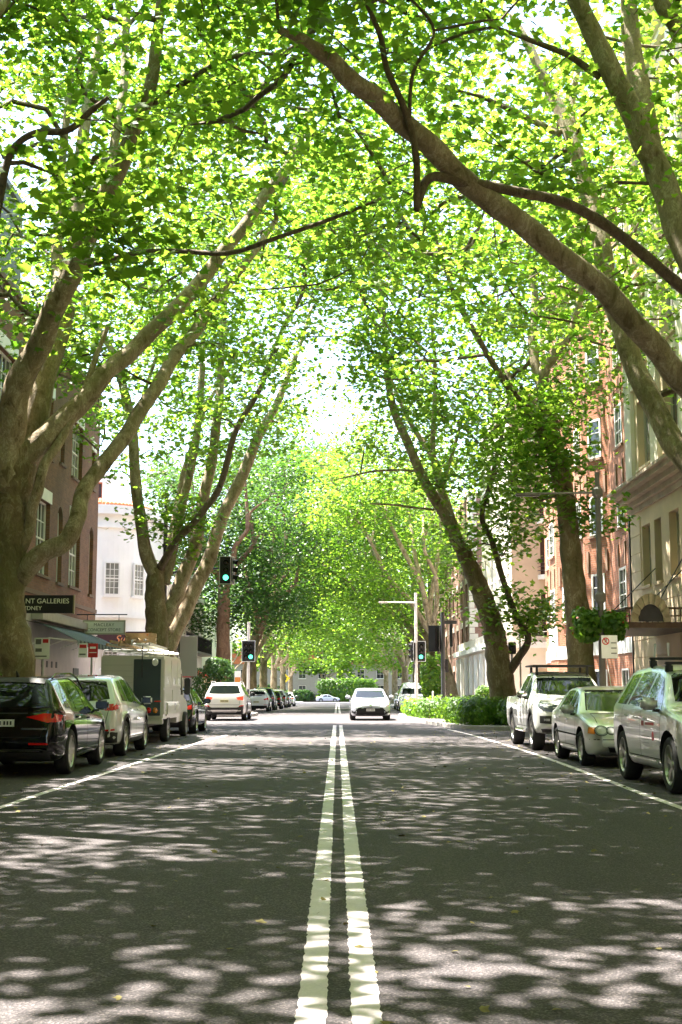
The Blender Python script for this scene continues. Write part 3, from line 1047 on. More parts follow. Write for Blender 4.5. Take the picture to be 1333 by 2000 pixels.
        for f in ff:
            p = [Vector(out[i]) for i in f]
            if max((p[i] - p[(i + 1) % len(p)]).length for i in range(len(p))) < res * 6:
                keep.append(f)
        # keep the one connected piece
        comp = {}
        def find(a):
            while comp.setdefault(a, a) != a: a = comp[a]
            return a
        for f in keep:
            for i in f[1:]: comp[find(i)] = find(f[0])
        if keep:
            cnt = {}
            for f in keep: cnt[find(f[0])] = cnt.get(find(f[0]), 0) + 1
            best = max(cnt, key=cnt.get)
            keep = [f for f in keep if find(f[0]) == best]
        used = sorted({i for f in keep for i in f}); ren = {i: k for k, i in enumerate(used)}
        b = MB(); b.v = [out[i] for i in used]; b.f = [tuple(ren[i] for i in f) for f in keep]
        return b.build(name, m, parent or c.root, smooth=smooth)
    def seam(c, pts, view='side', sg=1, wd=.011, name='panel_seam', m=None, off=.003, parent=None):
        pts = [Vector(p) for p in pts]
        poly_l, poly_r = [], []
        den = []
        for i in range(len(pts) - 1):
            k = max(1, int((pts[i + 1] - pts[i]).length / .06))
            for j in range(k): den.append(pts[i] + (pts[i + 1] - pts[i]) * j / k)
        den.append(pts[-1])
        b = MB()
        for i, p in enumerate(den):
            t = (den[min(i + 1, len(den) - 1)] - den[max(i - 1, 0)]).normalized()
            nrm = Vector((-t.y, t.x)) * wd / 2
            for q in (p + nrm, p - nrm):
                if view == 'side': o = Vector((sg * 3, q.x, q.y)); d = Vector((-sg, 0, 0))
                elif view == 'top': o = Vector((q.x, q.y, 4)); d = Vector((0, 0, -1))
                else: o = Vector((q.x, sg * 6, q.y)); d = Vector((0, -sg, 0))
                h, nn, *_r = c.bvh.ray_cast(o, d)
                if h is None: h = o + d * 2.2; nn = -d
                if nn.dot(d) > 0: nn = -nn
                b.v.append(tuple(h + nn * off))
        for i in range(len(den) - 1):
            b.f.append((2 * i, 2 * i + 1, 2 * i + 3, 2 * i + 2))
        return b.build(name, m or SEAM, parent or c.root)
    def side_windows(c, wins, up=.035, dn=.10):
        for sg in (-1, 1):
            for (b0, t0, t1, b1) in wins:
                pl = [(c.y(s), c.belt(s) + up) for s in np.linspace(b0, b1, 7)]
                pl += [(c.y(s), max(c.zt(s) - dn, c.belt(s) + up + .03)) for s in np.linspace(t1, t0, 7)]
                c.patch('side_window', pl, CGLASS, 'side', sg)
    def screen(c, name, sg, zlo, zhi, wlo, whi, m=None, bow=.02):
        lo = [(x, zlo - bow * (1 - (x / wlo) ** 2)) for x in np.linspace(-wlo, wlo, 9)]
        hi = [(x, zhi + bow * .6 * (1 - (x / whi) ** 2)) for x in np.linspace(whi, -whi, 9)]
        return c.patch(name, lo + hi, m or CGLASS, 'front', sg)
    def mirror_pair(c, outline, m, view='front', sgn=1, name='headlight', off=.006, res=.05):
        for s in (-1, 1):
            c.patch(name, [(x * s, z) for x, z in outline], m, view, sgn, off=off, res=res)
    def both_sides(c, outline, m, name, off=.005, res=.05):
        for s in (-1, 1):
            c.patch(name, outline, m, 'side', s, off=off, res=res)
    def wheels(c, spokes=5, rim=None, width=.23, rimr=.70, style='twin'):
        rim = rim or ALLOY
        rw = c.rw
        hub = MB().lathe([(.001, .02), (rw * .62, .02), (rw * .62, -.04), (.001, -.04)], 20)
        w2 = width / 2
        ty = MB().lathe([(rw * rimr, w2 * .86), (rw * (rimr + .03), w2), (rw * .9, w2 * 1.04), (rw * .975, w2 * .86), (rw, w2 * .6), (rw, -w2 * .6), (rw * .975, -w2 * .86), (rw * .9, -w2), (rw * rimr, -w2 * .86), (rw * rimr, w2 * .86)], 36)
        rm = MB().lathe([(rw * rimr * .9, -w2 * .5), (rw * rimr, w2 * .2), (rw * (rimr + .025), w2 * .92), (rw * (rimr - .015), w2 * .95), (rw * (rimr - .06), w2 * .6), (rw * rimr * .88, -w2 * .45)], 36)
        for k in range(spokes):
            for da in ((-.16, .16) if style == 'twin' else (0,)):
                a = 2 * math.pi * k / spokes
                ww = .018 if style == 'twin' else .035
                dirr = Vector((math.cos(a + da * .8), math.sin(a + da * .8), 0)); tn = Vector((-dirr.y, dirr.x, 0))
                p0 = Vector((math.cos(a), math.sin(a), 0)) * rw * .10; p1 = dirr * rw * (rimr - .03)
                vs = []
                for p, hw, z in ((p0, ww * 1.5, w2 * .62), (p1, ww, w2 * .80)):
                    vs += [p - tn * hw + Vector((0, 0, z)), p + tn * hw + Vector((0, 0, z)), p + tn * hw * .8 + Vector((0, 0, z - .05)), p - tn * hw * .8 + Vector((0, 0, z - .05))]
                rm.add(vs, [(0, 1, 5, 4), (1, 2, 6, 5), (2, 3, 7, 6), (3, 0, 4, 7), (0, 3, 2, 1), (4, 5, 6, 7)])
        rm.lathe([(.001, w2 * .78), (rw * .12, w2 * .74), (rw * .16, w2 * .5)], 16)
        mh = mt = mr = None
        for s in (c.fo, c.fo + c.wb):
            for sg in (-1, 1):
                if mh is None:
                    oh = hub.build('wheel', HUB, c.root); ot = ty.build('tyre', TYRE, oh, smooth=True); orr = rm.build('rim', rim, oh)
                    mh, mt, mr = oh.data, ot.data, orr.data
                    try: ot.data.set_sharp_from_angle(angle=R(35))
                    except Exception: pass
                else:
                    oh = link('wheel', mh, c.root); link('tyre', mt, oh); link('rim', mr, oh)
                oh.matrix_local = Matrix.Translation((sg * (c.W / 2 - width / 2 - .015), c.y(s), rw)) @ Matrix.Rotation(sg * math.pi / 2, 4, 'Y') @ Matrix.Rotation(rng.uniform(0, 1), 4, 'Z')
    def arch_trim(c, m=TRIM, wd=.07):
        for s in (c.fo, c.fo + c.wb):
            r0, r1 = c.rw + .062, c.rw + .062 + wd
            yc, zc = c.y(s), c.rw + .02
            a0 = math.asin(max(-1, (c.zb + .03 - zc) / r1))
            an = np.linspace(a0, math.pi - a0, 26)
            pl = [(yc + r1 * math.cos(a), zc + r1 * math.sin(a)) for a in an] + [(yc + r0 * math.cos(a), zc + r0 * math.sin(a)) for a in an[::-1]]
            for sg in (-1, 1):
                c.patch('wheel_arch_trim', pl, m, 'side', sg, off=.012, res=.06)
    def sills(c, m=TRIM, h=.11):
        s0, s1 = c.fo + c.rw + .1, c.fo + c.wb - c.rw - .1
        for sg in (-1, 1):
            c.patch('sill_trim', [(c.y(s0), c.zb + .01), (c.y(s0), c.zb + h), (c.y(s1), c.zb + h), (c.y(s1), c.zb + .01)], m, 'side', sg, off=.012)
    def mirrors(c, s, z, m=None):
        for sg in (-1, 1):
            x = c.W / 2 * .955
            b = MB(); b.bbox(sg * x + (.02 if sg > 0 else -.25), sg * x + (.25 if sg > 0 else -.02), c.y(s) - .045, c.y(s) + .075, z - .02, z + .15, .035)
            o = b.build('door_mirror', m or c.paint, c.root, smooth=True)
            MB().box(sg * x + (.04 if sg > 0 else -.23), sg * x + (.23 if sg > 0 else -.04), c.y(s) - .052, c.y(s) - .044, z + .005, z + .13).build('mirror_glass', CGLASS, o)
            MB().box(sg * x - .03, sg * x + sg * .08 if sg > 0 else sg * x + .03, c.y(s) - .02, c.y(s) + .05, z - .045, z - .005).build('mirror_arm', TRIM, o) if sg > 0 else \
                MB().box(-x - .08, -x + .03, c.y(s) - .02, c.y(s) + .05, z - .045, z - .005).build('mirror_arm', TRIM, o)
    def handles(c, ss, dz=-.10, m=None):
        for sg in (-1, 1):
            for s in ss:
                z = c.belt(s) + dz
                h, nn, *_ = c.bvh.ray_cast(Vector((sg * 3, c.y(s), z)), Vector((-sg, 0, 0)))
                if h is None: continue
                MB().bbox(min(h.x, h.x + sg * .035), max(h.x, h.x + sg * .035), c.y(s) - .09, c.y(s) + .09, z - .016, z + .016, .01).build('door_handle', m or c.paint, c.root)
    def doors(c, cuts, lower=None):
        """cuts: s positions at the belt of the door gaps."""
        for sg in (-1, 1):
            for (sb, sl) in cuts:
                c.seam([(c.y(sb), c.belt(sb) + .02), (c.y(sb), c.belt(sb) - .25), (c.y(sl), c.zb + .14)], 'side', sg)
            s0 = cuts[0][1]; s1 = cuts[-1][1]
            c.seam([(c.y(s0), c.zb + .14), (c.y(s1), c.zb + .14)], 'side', sg)
    def rails(c, s0, s1, m=DARK, x=None):
        for sg in (-1, 1):
            pts = []
            for s in np.linspace(s0, s1, 10):
                xx = x or (pw(c.plan, s) * c.W / 2 * .955 - c.tumble * (c.zt(s) - c.belt(s)) - .01)
                z = c.zt(s) + (.035 if s not in (s0, s1) else -.01)
                pts.append((sg * xx, c.y(s), z))
            MB().tube(pts, .018, 6).build('roof_rail', m, c.root)
    def plate(c, sg, z, text, m=PLATE, w=.37, h=.11, x=0):
        h_, nn, *_ = c.bvh.ray_cast(Vector((x, sg * 6, z)), Vector((0, -sg, 0)))
        y = h_.y + sg * .012
        o = MB().box(x - w / 2, x + w / 2, min(y, y + sg * .012), max(y, y + sg * .012), z - h / 2, z + h / 2).build('number_plate', m, c.root)
        for k in range(6):
            xx = x - .14 + k * .05 + (.02 if k > 2 else 0)
            ya, yb = sorted((y + sg * .0125, y + sg * .0145))
            MB().box(xx - .014, xx + .014, ya, yb, z - .03, z + .03).build('plate_character', PLTXT, o)
    def place(c, x, y, rz, label, cat='car', group=None):
        c.root.location = (x, y, gz(y) + .002)
        c.root.rotation_euler = (-math.atan(.0058) * math.cos(rz) if y > 80 else 0, 0, rz)
        tag(c.root, label, cat, group)
        return c.root

def paint(name, col, metal=.0, rough=.28, coat=1.0):
    m = mat(name, col, rough, metal=metal, coat=coat)
    m.node_tree.nodes['Principled BSDF'].inputs['Coat Roughness'].default_value = .02
    return m
P_BLACK = paint('black_paint', (.004, .004, .005), 0, .06, .35)
P_WHITE = paint('white_car_paint', (.72, .72, .70), 0, .35)
P_SILV = paint('silver_paint', (.70, .70, .68), .5, .3, .7)
P_PEARL = paint('pearl_paint', (.66, .67, .66), .25, .3)
P_GREY = paint('grey_paint', (.10, .10, .11), .5, .3)
P_BLUE = paint('blue_silver_paint', (.45, .48, .54), .5, .3)
P_NAVY = paint('navy_paint', (.03, .035, .06), .3, .2)

def suv_profile(L, H, hood=1.02, nose=.82, rake=.62, cowl=1.30, tail=.30, tz=1.08):
    top = [(0, .60), (.03, nose - .06), (.14, nose + .04), (.5, hood - .06), (cowl - .15, hood + .04), (cowl, hood + .07), (cowl + rake, H - .10), (cowl + rake + .3, H - .03),
           (L * .55, H), (L - .75, H - .03), (L - .42, H - .07), (L - .38, H - .10), (L - .38 + tail, tz), (L - .05, tz - .10), (L - .01, .72), (L, .55)]
    return top
PLAN = lambda L: [(0, .70), (.06, .80), (.2, .90), (.45, .965), (.9, 1.0), (L - 1.0, 1.0), (L - .4, .965), (L - .12, .90), (L - .03, .82), (L, .76)]

# ---- black SUV seen from behind, left foreground
def black_suv():
    L, H = 4.48, 1.60
    c = Car(L, 1.85, H, suv_profile(L, H, hood=1.0), [(0, .74), (.6, .90), (1.4, .96), (3.4, 1.02), (L, 1.04)], PLAN(L), .86, 2.68, .36, zb=.23, paint=P_BLACK, name='parked_car')
    c.side_windows([(1.42, 1.92, 2.28, 2.30), (2.36, 2.36, 3.08, 3.16), (3.24, 3.18, 3.62, 3.86)])
    c.screen('rear_window', -1, 1.10, 1.44, .66, .54)
    c.screen('windscreen', 1, 1.12, 1.48, .70, .56)
    c.patch('roof_spoiler', [(-.56, c.y(L - .36)), (.56, c.y(L - .36)), (.56, c.y(L - .50)), (-.56, c.y(L - .50))], TRIM, 'top', off=.015)
    # wrap-round tail lights
    c.mirror_pair([(.36, .93), (.62, .985), (.80, .985), (.80, .86), (.70, .845), (.60, .87)], REDL, 'front', -1, 'tail_light')
    c.both_sides([(c.y(L - .03), .985), (c.y(L - .36), .95), (c.y(L - .26), .86), (c.y(L - .06), .85)], REDL, 'tail_light')
    c.mirror_pair([(.42, .50), (.72, .50), (.72, .53), (.42, .53)], REDL, 'front', -1, 'reflector')
    c.patch('bumper_trim', [(-.74, .27), (.74, .27), (.78, .40), (.60, .44), (-.60, .44), (-.78, .40)], TRIM, 'front', -1, off=.012)
    c.seam([(-.60, .405), (.60, .405)], 'front', -1, .022, 'bumper_strip', CHROME, off=.016)
    c.seam([(-.66, .80), (-.60, .62), (.60, .62), (.66, .80)], 'front', -1)
    c.seam([(-.38, .99), (.38, .99)], 'front', -1, .02, 'tailgate_strip', TRIM)
    c.plate(-1, .84, None, PLATEW)
    MB().bbox(.30, .70, -L / 2 - .014, -L / 2 + .02, .735, .765, .004).build('model_badge', CHROME, c.root)
    c.doors([(1.30, 1.36), (2.33, 2.33), (3.36, 3.05)])
    c.handles([2.18, 3.14]); c.mirrors(1.52, 1.02, P_BLACK)
    c.mirror_pair([(.46, .80), (.84, .86), (.84, .74), (.52, .72)], HEADL, 'front', 1, 'headlight')
    c.patch('grille', [(-.44, .42), (.44, .42), (.46, .78), (-.46, .78)], TRIM, 'front', 1, off=.008)
    c.wheels(10, style='single'); c.sills(P_BLACK); c.rails(1.75, 3.9, P_BLACK)
    MB().tube([(0, -1.35, 1.58), (0, -1.45, 1.66)], [.03, .008], 6).build('aerial', TRIM, c.root)
    return c
c = black_suv()
c.place(-5.25, 22.55, 0, 'glossy black SUV parked first in the left row, red tail lights', group='cars parked along the left kerb')

# sliver of the car parked behind it, at the picture edge
def plain_suv(pt, L=4.5, H=1.62, W=1.82, lights=True, name='parked_car'):
    c = Car(L, W, H, suv_profile(L, H), [(0, .76), (.6, .92), (1.4, .99), (3.4, 1.04), (L, 1.06)], PLAN(L), .88, 2.66, .34, paint=pt, name=name)
    c.side_windows([(1.42, 1.92, 2.30, 2.32), (2.38, 2.38, 3.10, 3.18), (3.26, 3.20, 3.66, 3.88)])
    c.screen('rear_window', -1, 1.12, 1.46, .66, .54); c.screen('windscreen', 1, 1.14, 1.50, .70, .57)
    c.mirror_pair([(.50, .90), (.80, .98), (.80, .84), (.56, .84)], REDL, 'front', -1, 'tail_light')
    c.mirror_pair([(.46, .82), (.82, .88), (.82, .76), (.50, .74)], HEADL, 'front', 1, 'headlight')
    c.patch('grille', [(-.42, .46), (.42, .46), (.44, .76), (-.44, .76)], TRIM, 'front', 1, off=.008)
    c.patch('bumper_trim', [(-.74, .28), (.74, .28), (.74, .42), (-.74, .42)], TRIM, 'front', -1, off=.01)
    c.doors([(1.32, 1.38), (2.35, 2.35), (3.38, 3.05)])
    c.mirrors(1.52, 1.05); c.handles([2.18, 3.14]); c.wheels(5); c.sills(); c.plate(-1, .80, None); c.plate(1, .52, None)
    return c
c = plain_suv(P_NAVY)
c.place(-5.33, 14.55, 0, 'dark car cut off by the left picture edge behind the black SUV', group='cars parked along the left kerb')

# ---- silver-white SUV, second in the left row
def silver_suv():
    L, H = 4.55, 1.68
    top = [(0, .62), (.03, .80), (.14, .90), (.5, .98), (1.15, 1.08), (1.30, 1.11), (1.98, 1.58), (2.3, 1.655), (2.7, 1.68), (3.7, 1.63), (4.02, 1.58), (4.06, 1.55), (4.42, 1.12), (4.50, 1.02), (4.54, .74), (L, .56)]
    c = Car(L, 1.84, H, top, [(0, .76), (.6, .93), (1.4, 1.0), (3.4, 1.08), (L, 1.12)], PLAN(L), .90, 2.70, .36, paint=P_PEARL)
    c.side_windows([(1.44, 1.96, 2.34, 2.36), (2.42, 2.42, 3.16, 3.26), (3.34, 3.26, 3.68, 3.92)])
    c.screen('rear_window', -1, 1.17, 1.52, .68, .55, bow=.05); c.screen('windscreen', 1, 1.16, 1.56, .70, .58)
    c.mirror_pair([(.40, 1.03), (.60, 1.06), (.82, 1.08), (.82, .94), (.62, .94), (.50, .99)], REDL, 'front', -1, 'tail_light')
    c.both_sides([(c.y(L - .02), 1.06), (c.y(L - .32), 1.05), (c.y(L - .22), .97), (c.y(L - .05), .95)], REDL, 'tail_light')
    c.patch('bumper_trim', [(-.82, .30), (.82, .30), (.84, .50), (.62, .54), (-.62, .54), (-.84, .50)], TRIM, 'front', -1, off=.012)
    c.mirror_pair([(.56, .52), (.80, .54), (.80, .575), (.58, .56)], REDL, 'front', -1, 'reflector')
    c.seam([(-.68, .96), (-.62, .64), (.62, .64), (.68, .96)], 'front', -1)
    c.seam([(-.46, .88), (-.30, .74), (.30, .74), (.46, .88)], 'front', -1, .016)
    c.plate(-1, .84, None, PLATE)
    for sg in (-1, 1):
        MB().tube([(sg * .55, -L / 2 + .10, .36), (sg * .55, -L / 2 - .01, .36)], .04, 10).build('exhaust_tip', CHROME, c.root)
    c.doors([(1.34, 1.40), (2.38, 2.38), (3.46, 3.12)])
    c.handles([2.22, 3.22]); c.mirrors(1.56, 1.06)
    c.mirror_pair([(.44, .82), (.84, .90), (.84, .80), (.50, .76)], HEADL, 'front', 1, 'headlight')
    c.patch('grille', [(-.48, .46), (.48, .46), (.50, .80), (-.50, .80)], TRIM, 'front', 1, off=.008)
    c.wheels(5); c.sills(); c.arch_trim()
    return c
c = silver_suv()
c.place(-5.30, 28.35, 0, 'pearl silver SUV with slim red tail lights, between black SUV and service truck', group='cars parked along the left kerb')

# ---- service truck with a box body and ladders
tr = empty('service_truck', (-5.27, 35.6, .002), 0, 'service truck with cream box body, dark green rear door and ladders on top', 'truck', 'cars parked along the left kerb')
T_CREAM = paint('truck_cream', (.50, .49, .42), .1, .4, .4)
T_GREEN = paint('truck_green', (.028, .045, .045), 0, .35, .5)
bx = MB().bbox(-.98, .98, -2.5, 1.1, .62, 2.30, .03).build('box_body', T_CREAM, tr)
MB().bbox(.05, .90, -2.53, -2.495, .72, 2.20, .012).build('rear_door', T_GREEN, tr)
MB().bbox(-.92, .03, -2.525, -2.495, .72, 2.20, .012).build('rear_door', T_CREAM, tr)
for k in range(9):
    MB().box(-.90, .02, -2.535, -2.522, .80 + k * .155, .81 + k * .155).build('panel_rib', mat('rib_grey', (.34, .34, .29), .5), tr)
for y0, y1, z0, z1 in ((-2.4, -1.1, 1.45, 2.2), (-1.06, .2, 1.45, 2.2), (.24, 1.05, 1.45, 2.2), (-2.4, -1.9, .75, 1.40), (-.7, .2, .75, 1.40), (.24, 1.05, .75, 1.40)):
    hh = MB().bbox(.975, 1.0, y0, y1, z0, z1, .008).build('side_hatch', T_CREAM, tr)
    MB().bbox(.998, 1.03, (y0 + y1) / 2 - .03, (y0 + y1) / 2 + .03, z0 + .08, z0 + .28, .008).build('hatch_handle', CHROME, hh)
MB().bbox(.9, 1.05, -1.95, -.65, .70, 1.08, .04).build('mudguard', T_CREAM, tr)
MB().bbox(-1.0, 1.0, -2.62, -2.48, .50, .62, .02).build('rear_bumper', T_CREAM, tr)
MB().box(-.4, .4, -2.4, 2.4, .42, .62).build('chassis_rail', TRIM, tr)
for x, m in ((.55, REDL), (.75, AMBER), (-.75, AMBER), (-.55, REDL)):
    MB().lathe([(.001, .03), (.06, .025), (.075, 0), (.075, -.02)], 16, Matrix.Translation((x, -2.545, .86)) @ Matrix.Rotation(math.pi / 2, 4, 'X')).build('tail_light', m, tr)
MB().bbox(.72, .92, -2.56, -2.53, 1.08, 1.11, .005).build('reflector', REDL, tr)
MB().lathe([(.001, .03), (.085, .02), (.1, 0)], 16, Matrix.Translation((.72, -2.545, 2.12)) @ Matrix.Rotation(math.pi / 2, 4, 'X')).build('work_lamp', PLATEW, tr)
MB().tube([(.32, -2.56, 1.72), (.32, -2.56, 2.55)], .016, 6).build('ladder_strap', TRIM, tr)
# cab
cabp = [(1.15, .55), (1.15, 1.0), (1.18, 1.98), (1.6, 2.05), (2.15, 1.98), (2.75, 1.18), (3.55, 1.02), (3.72, .85), (3.72, .5), (1.15, .45)]
cb = MB(); cb.prism(cabp, -.86, .86, lambda a, b_, d: (d, a, b_)); cb.build('cab', T_CREAM, tr)
for sg in (-1, 1):
    cw = MB(); cw.prism([(1.35, 1.25), (1.35, 1.85), (2.1, 1.87), (2.5, 1.25)], sg * .861, sg * .868, lambda a, b_, d: (d, a, b_)); cw.build('side_window', CGLASS, tr)
    o = MB().bbox(min(sg * .95, sg * 1.16), max(sg * .95, sg * 1.16), 2.2, 2.32, 1.25, 1.75, .03).build('door_mirror', TRIM, tr)
    MB().tube([(sg * .86, 2.25, 1.35), (sg * 1.0, 2.25, 1.4)], .015, 5).build('mirror_arm', TRIM, o)
MB().add([(-.76, 2.19, 1.955), (.76, 2.19, 1.955), (.76, 2.74, 1.215), (-.76, 2.74, 1.215)], [(0, 1, 2, 3)]).build('windscreen', CGLASS, tr)
tr.scale = (.82, 1, .97)
# wheels
class _W: pass
tw = _W(); tw.fo = 0; tw.wb = 4.1; tw.rw = .37; tw.W = 1.98; tw.root = tr
tw.y = lambda s: 2.8 - s
Car.wheels(tw, 6, rim=mat('steel_rim', (.3, .3, .3), .5, metal=.5), width=.24)
# roof rack with ladders
for y in (-2.3, -1.2, -.1, .95):
    MB().tube([(-.95, y, 2.30), (-.92, y, 2.44), (.92, y, 2.44), (.95, y, 2.30)], .022, 6).build('rack_bar', ALLOY, tr)
ladder = empty('ladder', (-5.1, 35.2, 2.48), R(2), 'silver extension ladder lying on the roof rack of the service truck', 'ladder')
WOOD = mat('ladder_aluminium', (.55, .54, .50), .4, metal=.6, var=.2)
for x in (-.22, .22):
    MB().bbox(x - .02, x + .02, -2.5, 2.1, 0, .075, .006).build('ladder_rail', WOOD, ladder)
for k in range(16):
    MB().tube([(-.22, -2.35 + k * .28, .04), (.22, -2.35 + k * .28, .04)], .015, 6).build('rung', WOOD, ladder)
stk = empty('ladder', (-5.65, 35.3, 2.47), R(-3), 'shorter bundle of poles and steps beside the ladder on the truck', 'ladder')
for x, z in ((-.16, 0), (.16, 0), (-.13, .09), (.13, .09)):
    MB().bbox(x - .02, x + .02, -2.3 + z * 3, 1.4, z, z + .07, .006).build('ladder_rail', mat('timber', (.40, .27, .15), .7, var=.3, vscale=5), stk)
for k in range(12):
    MB().bbox(-.16, .16, -2.1 + k * .3, -2.05 + k * .3, .02, .06, .006).build('rung', WOOD, stk)
tb = empty('tool_crate', (-5.2, 34.0, 2.56), R(7), 'battered slatted timber crate on top of the truck ladders', 'crate')
CRT = mat('crate_timber', (.34, .25, .15), .75, var=.35, vscale=5)
for k in range(3):
    for y in (-.45, .45):
        MB().bbox(-.4, .4, y - .012, y + .012, k * .095, k * .095 + .075, .005).build('slat', CRT, tb)
    for x in (-.39, .39):
        MB().bbox(x - .012, x + .012, -.435, .435, k * .095, k * .095 + .075, .005).build('slat', CRT, tb)
for k in range(6):
    MB().bbox(-.37 + k * .125, -.27 + k * .125, -.43, .43, -.02, -.003, .004).build('slat', CRT, tb)
for k, (x, z) in enumerate(((-.2, .02), (-.05, .05), (.12, .03), (.2, .16))):
    MB().tube([(x, -1.0 - .15 * k, z + .02), (x + .05, 1.1, z + .12)], .03, 7).build('pipe', (ALLOY, CRT, T_CREAM, AMBER)[k], tb)

# ---- black hatchback behind the truck
def hatch(pt, L=4.25, H=1.47, W=1.78, name='parked_car', brake=False):
    top = [(0, .52), (.03, .66), (.14, .74), (.5, .86), (1.0, .95), (1.12, .98), (1.95, 1.38), (2.25, 1.44), (2.6, 1.47), (3.4, 1.42), (3.72, 1.35), (4.05, .98), (4.18, .92), (4.23, .68), (L, .5)]
    c = Car(L, W, H, top, [(0, .62), (.6, .80), (1.3, .88), (3.2, .95), (L, .97)], PLAN(L), .84, 2.6, .32, zb=.2, paint=pt, name=name)
    c.side_windows([(1.30, 1.92, 2.24, 2.26), (2.32, 2.32, 3.0, 3.12), (3.2, 3.12, 3.42, 3.62)], dn=.085)
    c.screen('rear_window', -1, 1.02, 1.32, .62, .50); c.screen('windscreen', 1, 1.02, 1.37, .66, .54)
    c.mirror_pair([(.48, .80), (.78, .90), (.78, .76), (.52, .74)], REDL, 'front', -1, 'tail_light')
    c.mirror_pair([(.44, .68), (.78, .78), (.78, .66), (.48, .62)], HEADL, 'front', 1, 'headlight')
    c.patch('grille', [(-.40, .34), (.40, .34), (.44, .56), (-.44, .56)], TRIM, 'front', 1, off=.008)
    c.patch('bumper_trim', [(-.70, .24), (.70, .24), (.70, .38), (-.70, .38)], TRIM, 'front', -1, off=.01)
    c.mirror_pair([(.5, .42), (.74, .42), (.74, .45), (.5, .45)], REDL, 'front', -1, 'reflector')
    c.doors([(1.20, 1.26), (2.29, 2.29), (3.3, 3.0)]); c.handles([2.12, 3.05]); c.mirrors(1.42, .93)
    c.wheels(7, style='single'); c.plate(-1, .62, None); c.plate(1, .40, None)
    return c
c = hatch(P_BLACK, L=4.35)
c.place(-5.28, 41.9, 0, 'small glossy black hatchback parked just ahead of the service truck', group='cars parked along the left kerb')

# ---- white SUV with its brake lights on
def white_suv():
    L, H = 4.7, 1.70
    c = Car(L, 1.88, H, suv_profile(L, H, hood=1.04, tz=1.14), [(0, .78), (.6, .95), (1.4, 1.02), (3.4, 1.09), (L, 1.12)], PLAN(L), .92, 2.70, .36, zb=.27, paint=P_WHITE, name='parked_car')
    c.side_windows([(1.44, 1.96, 2.34, 2.36), (2.42, 2.42, 3.2, 3.28), (3.36, 3.30, 3.86, 4.06)])
    c.screen('rear_window', -1, 1.20, 1.53, .70, .58); c.screen('windscreen', 1, 1.18, 1.58, .72, .60)
    c.mirror_pair([(.52, 1.02), (.82, 1.08), (.82, .90), (.58, .92)], REDLIT, 'front', -1, 'tail_light')
    c.patch('high_brake_light', [(-.13, 1.575), (.13, 1.575), (.13, 1.615), (-.13, 1.615)], REDLIT, 'front', -1, off=.012, res=.04)
    c.patch('bumper_trim', [(-.80, .30), (.80, .30), (.84, .66), (.55, .58), (-.55, .58), (-.84, .66)], TRIM, 'front', -1, off=.012)
    c.patch('skid_plate', [(-.5, .36), (.5, .36), (.6, .48), (-.6, .48)], ALLOY, 'front', -1, off=.02)
    c.mirror_pair([(.62, .60), (.84, .60), (.84, .69), (.68, .67)], REDL, 'front', -1, 'reflector')
    c.seam([(-.7, 1.0), (-.66, .70), (.66, .70), (.7, 1.0)], 'front', -1)
    c.plate(-1, .86, 'x', PLATE)
    c.doors([(1.34, 1.40), (2.38, 2.38), (3.5, 3.14)]); c.mirrors(1.56, 1.08, TRIM); c.handles([2.2, 3.24])
    c.mirror_pair([(.46, .84), (.84, .90), (.84, .78), (.50, .76)], HEADL, 'front', 1, 'headlight')
    c.patch('grille', [(-.48, .50), (.48, .50), (.5, .84), (-.5, .84)], TRIM, 'front', 1, off=.008)
    c.wheels(5); c.sills(); c.arch_trim(); c.rails(1.8, 4.1, ALLOY)
    return c
c = white_suv()
c.place(-4.98, 59.2, 0, 'white SUV waiting with red brake lights lit beside the left traffic signal', group='cars in the left lane at the junction')

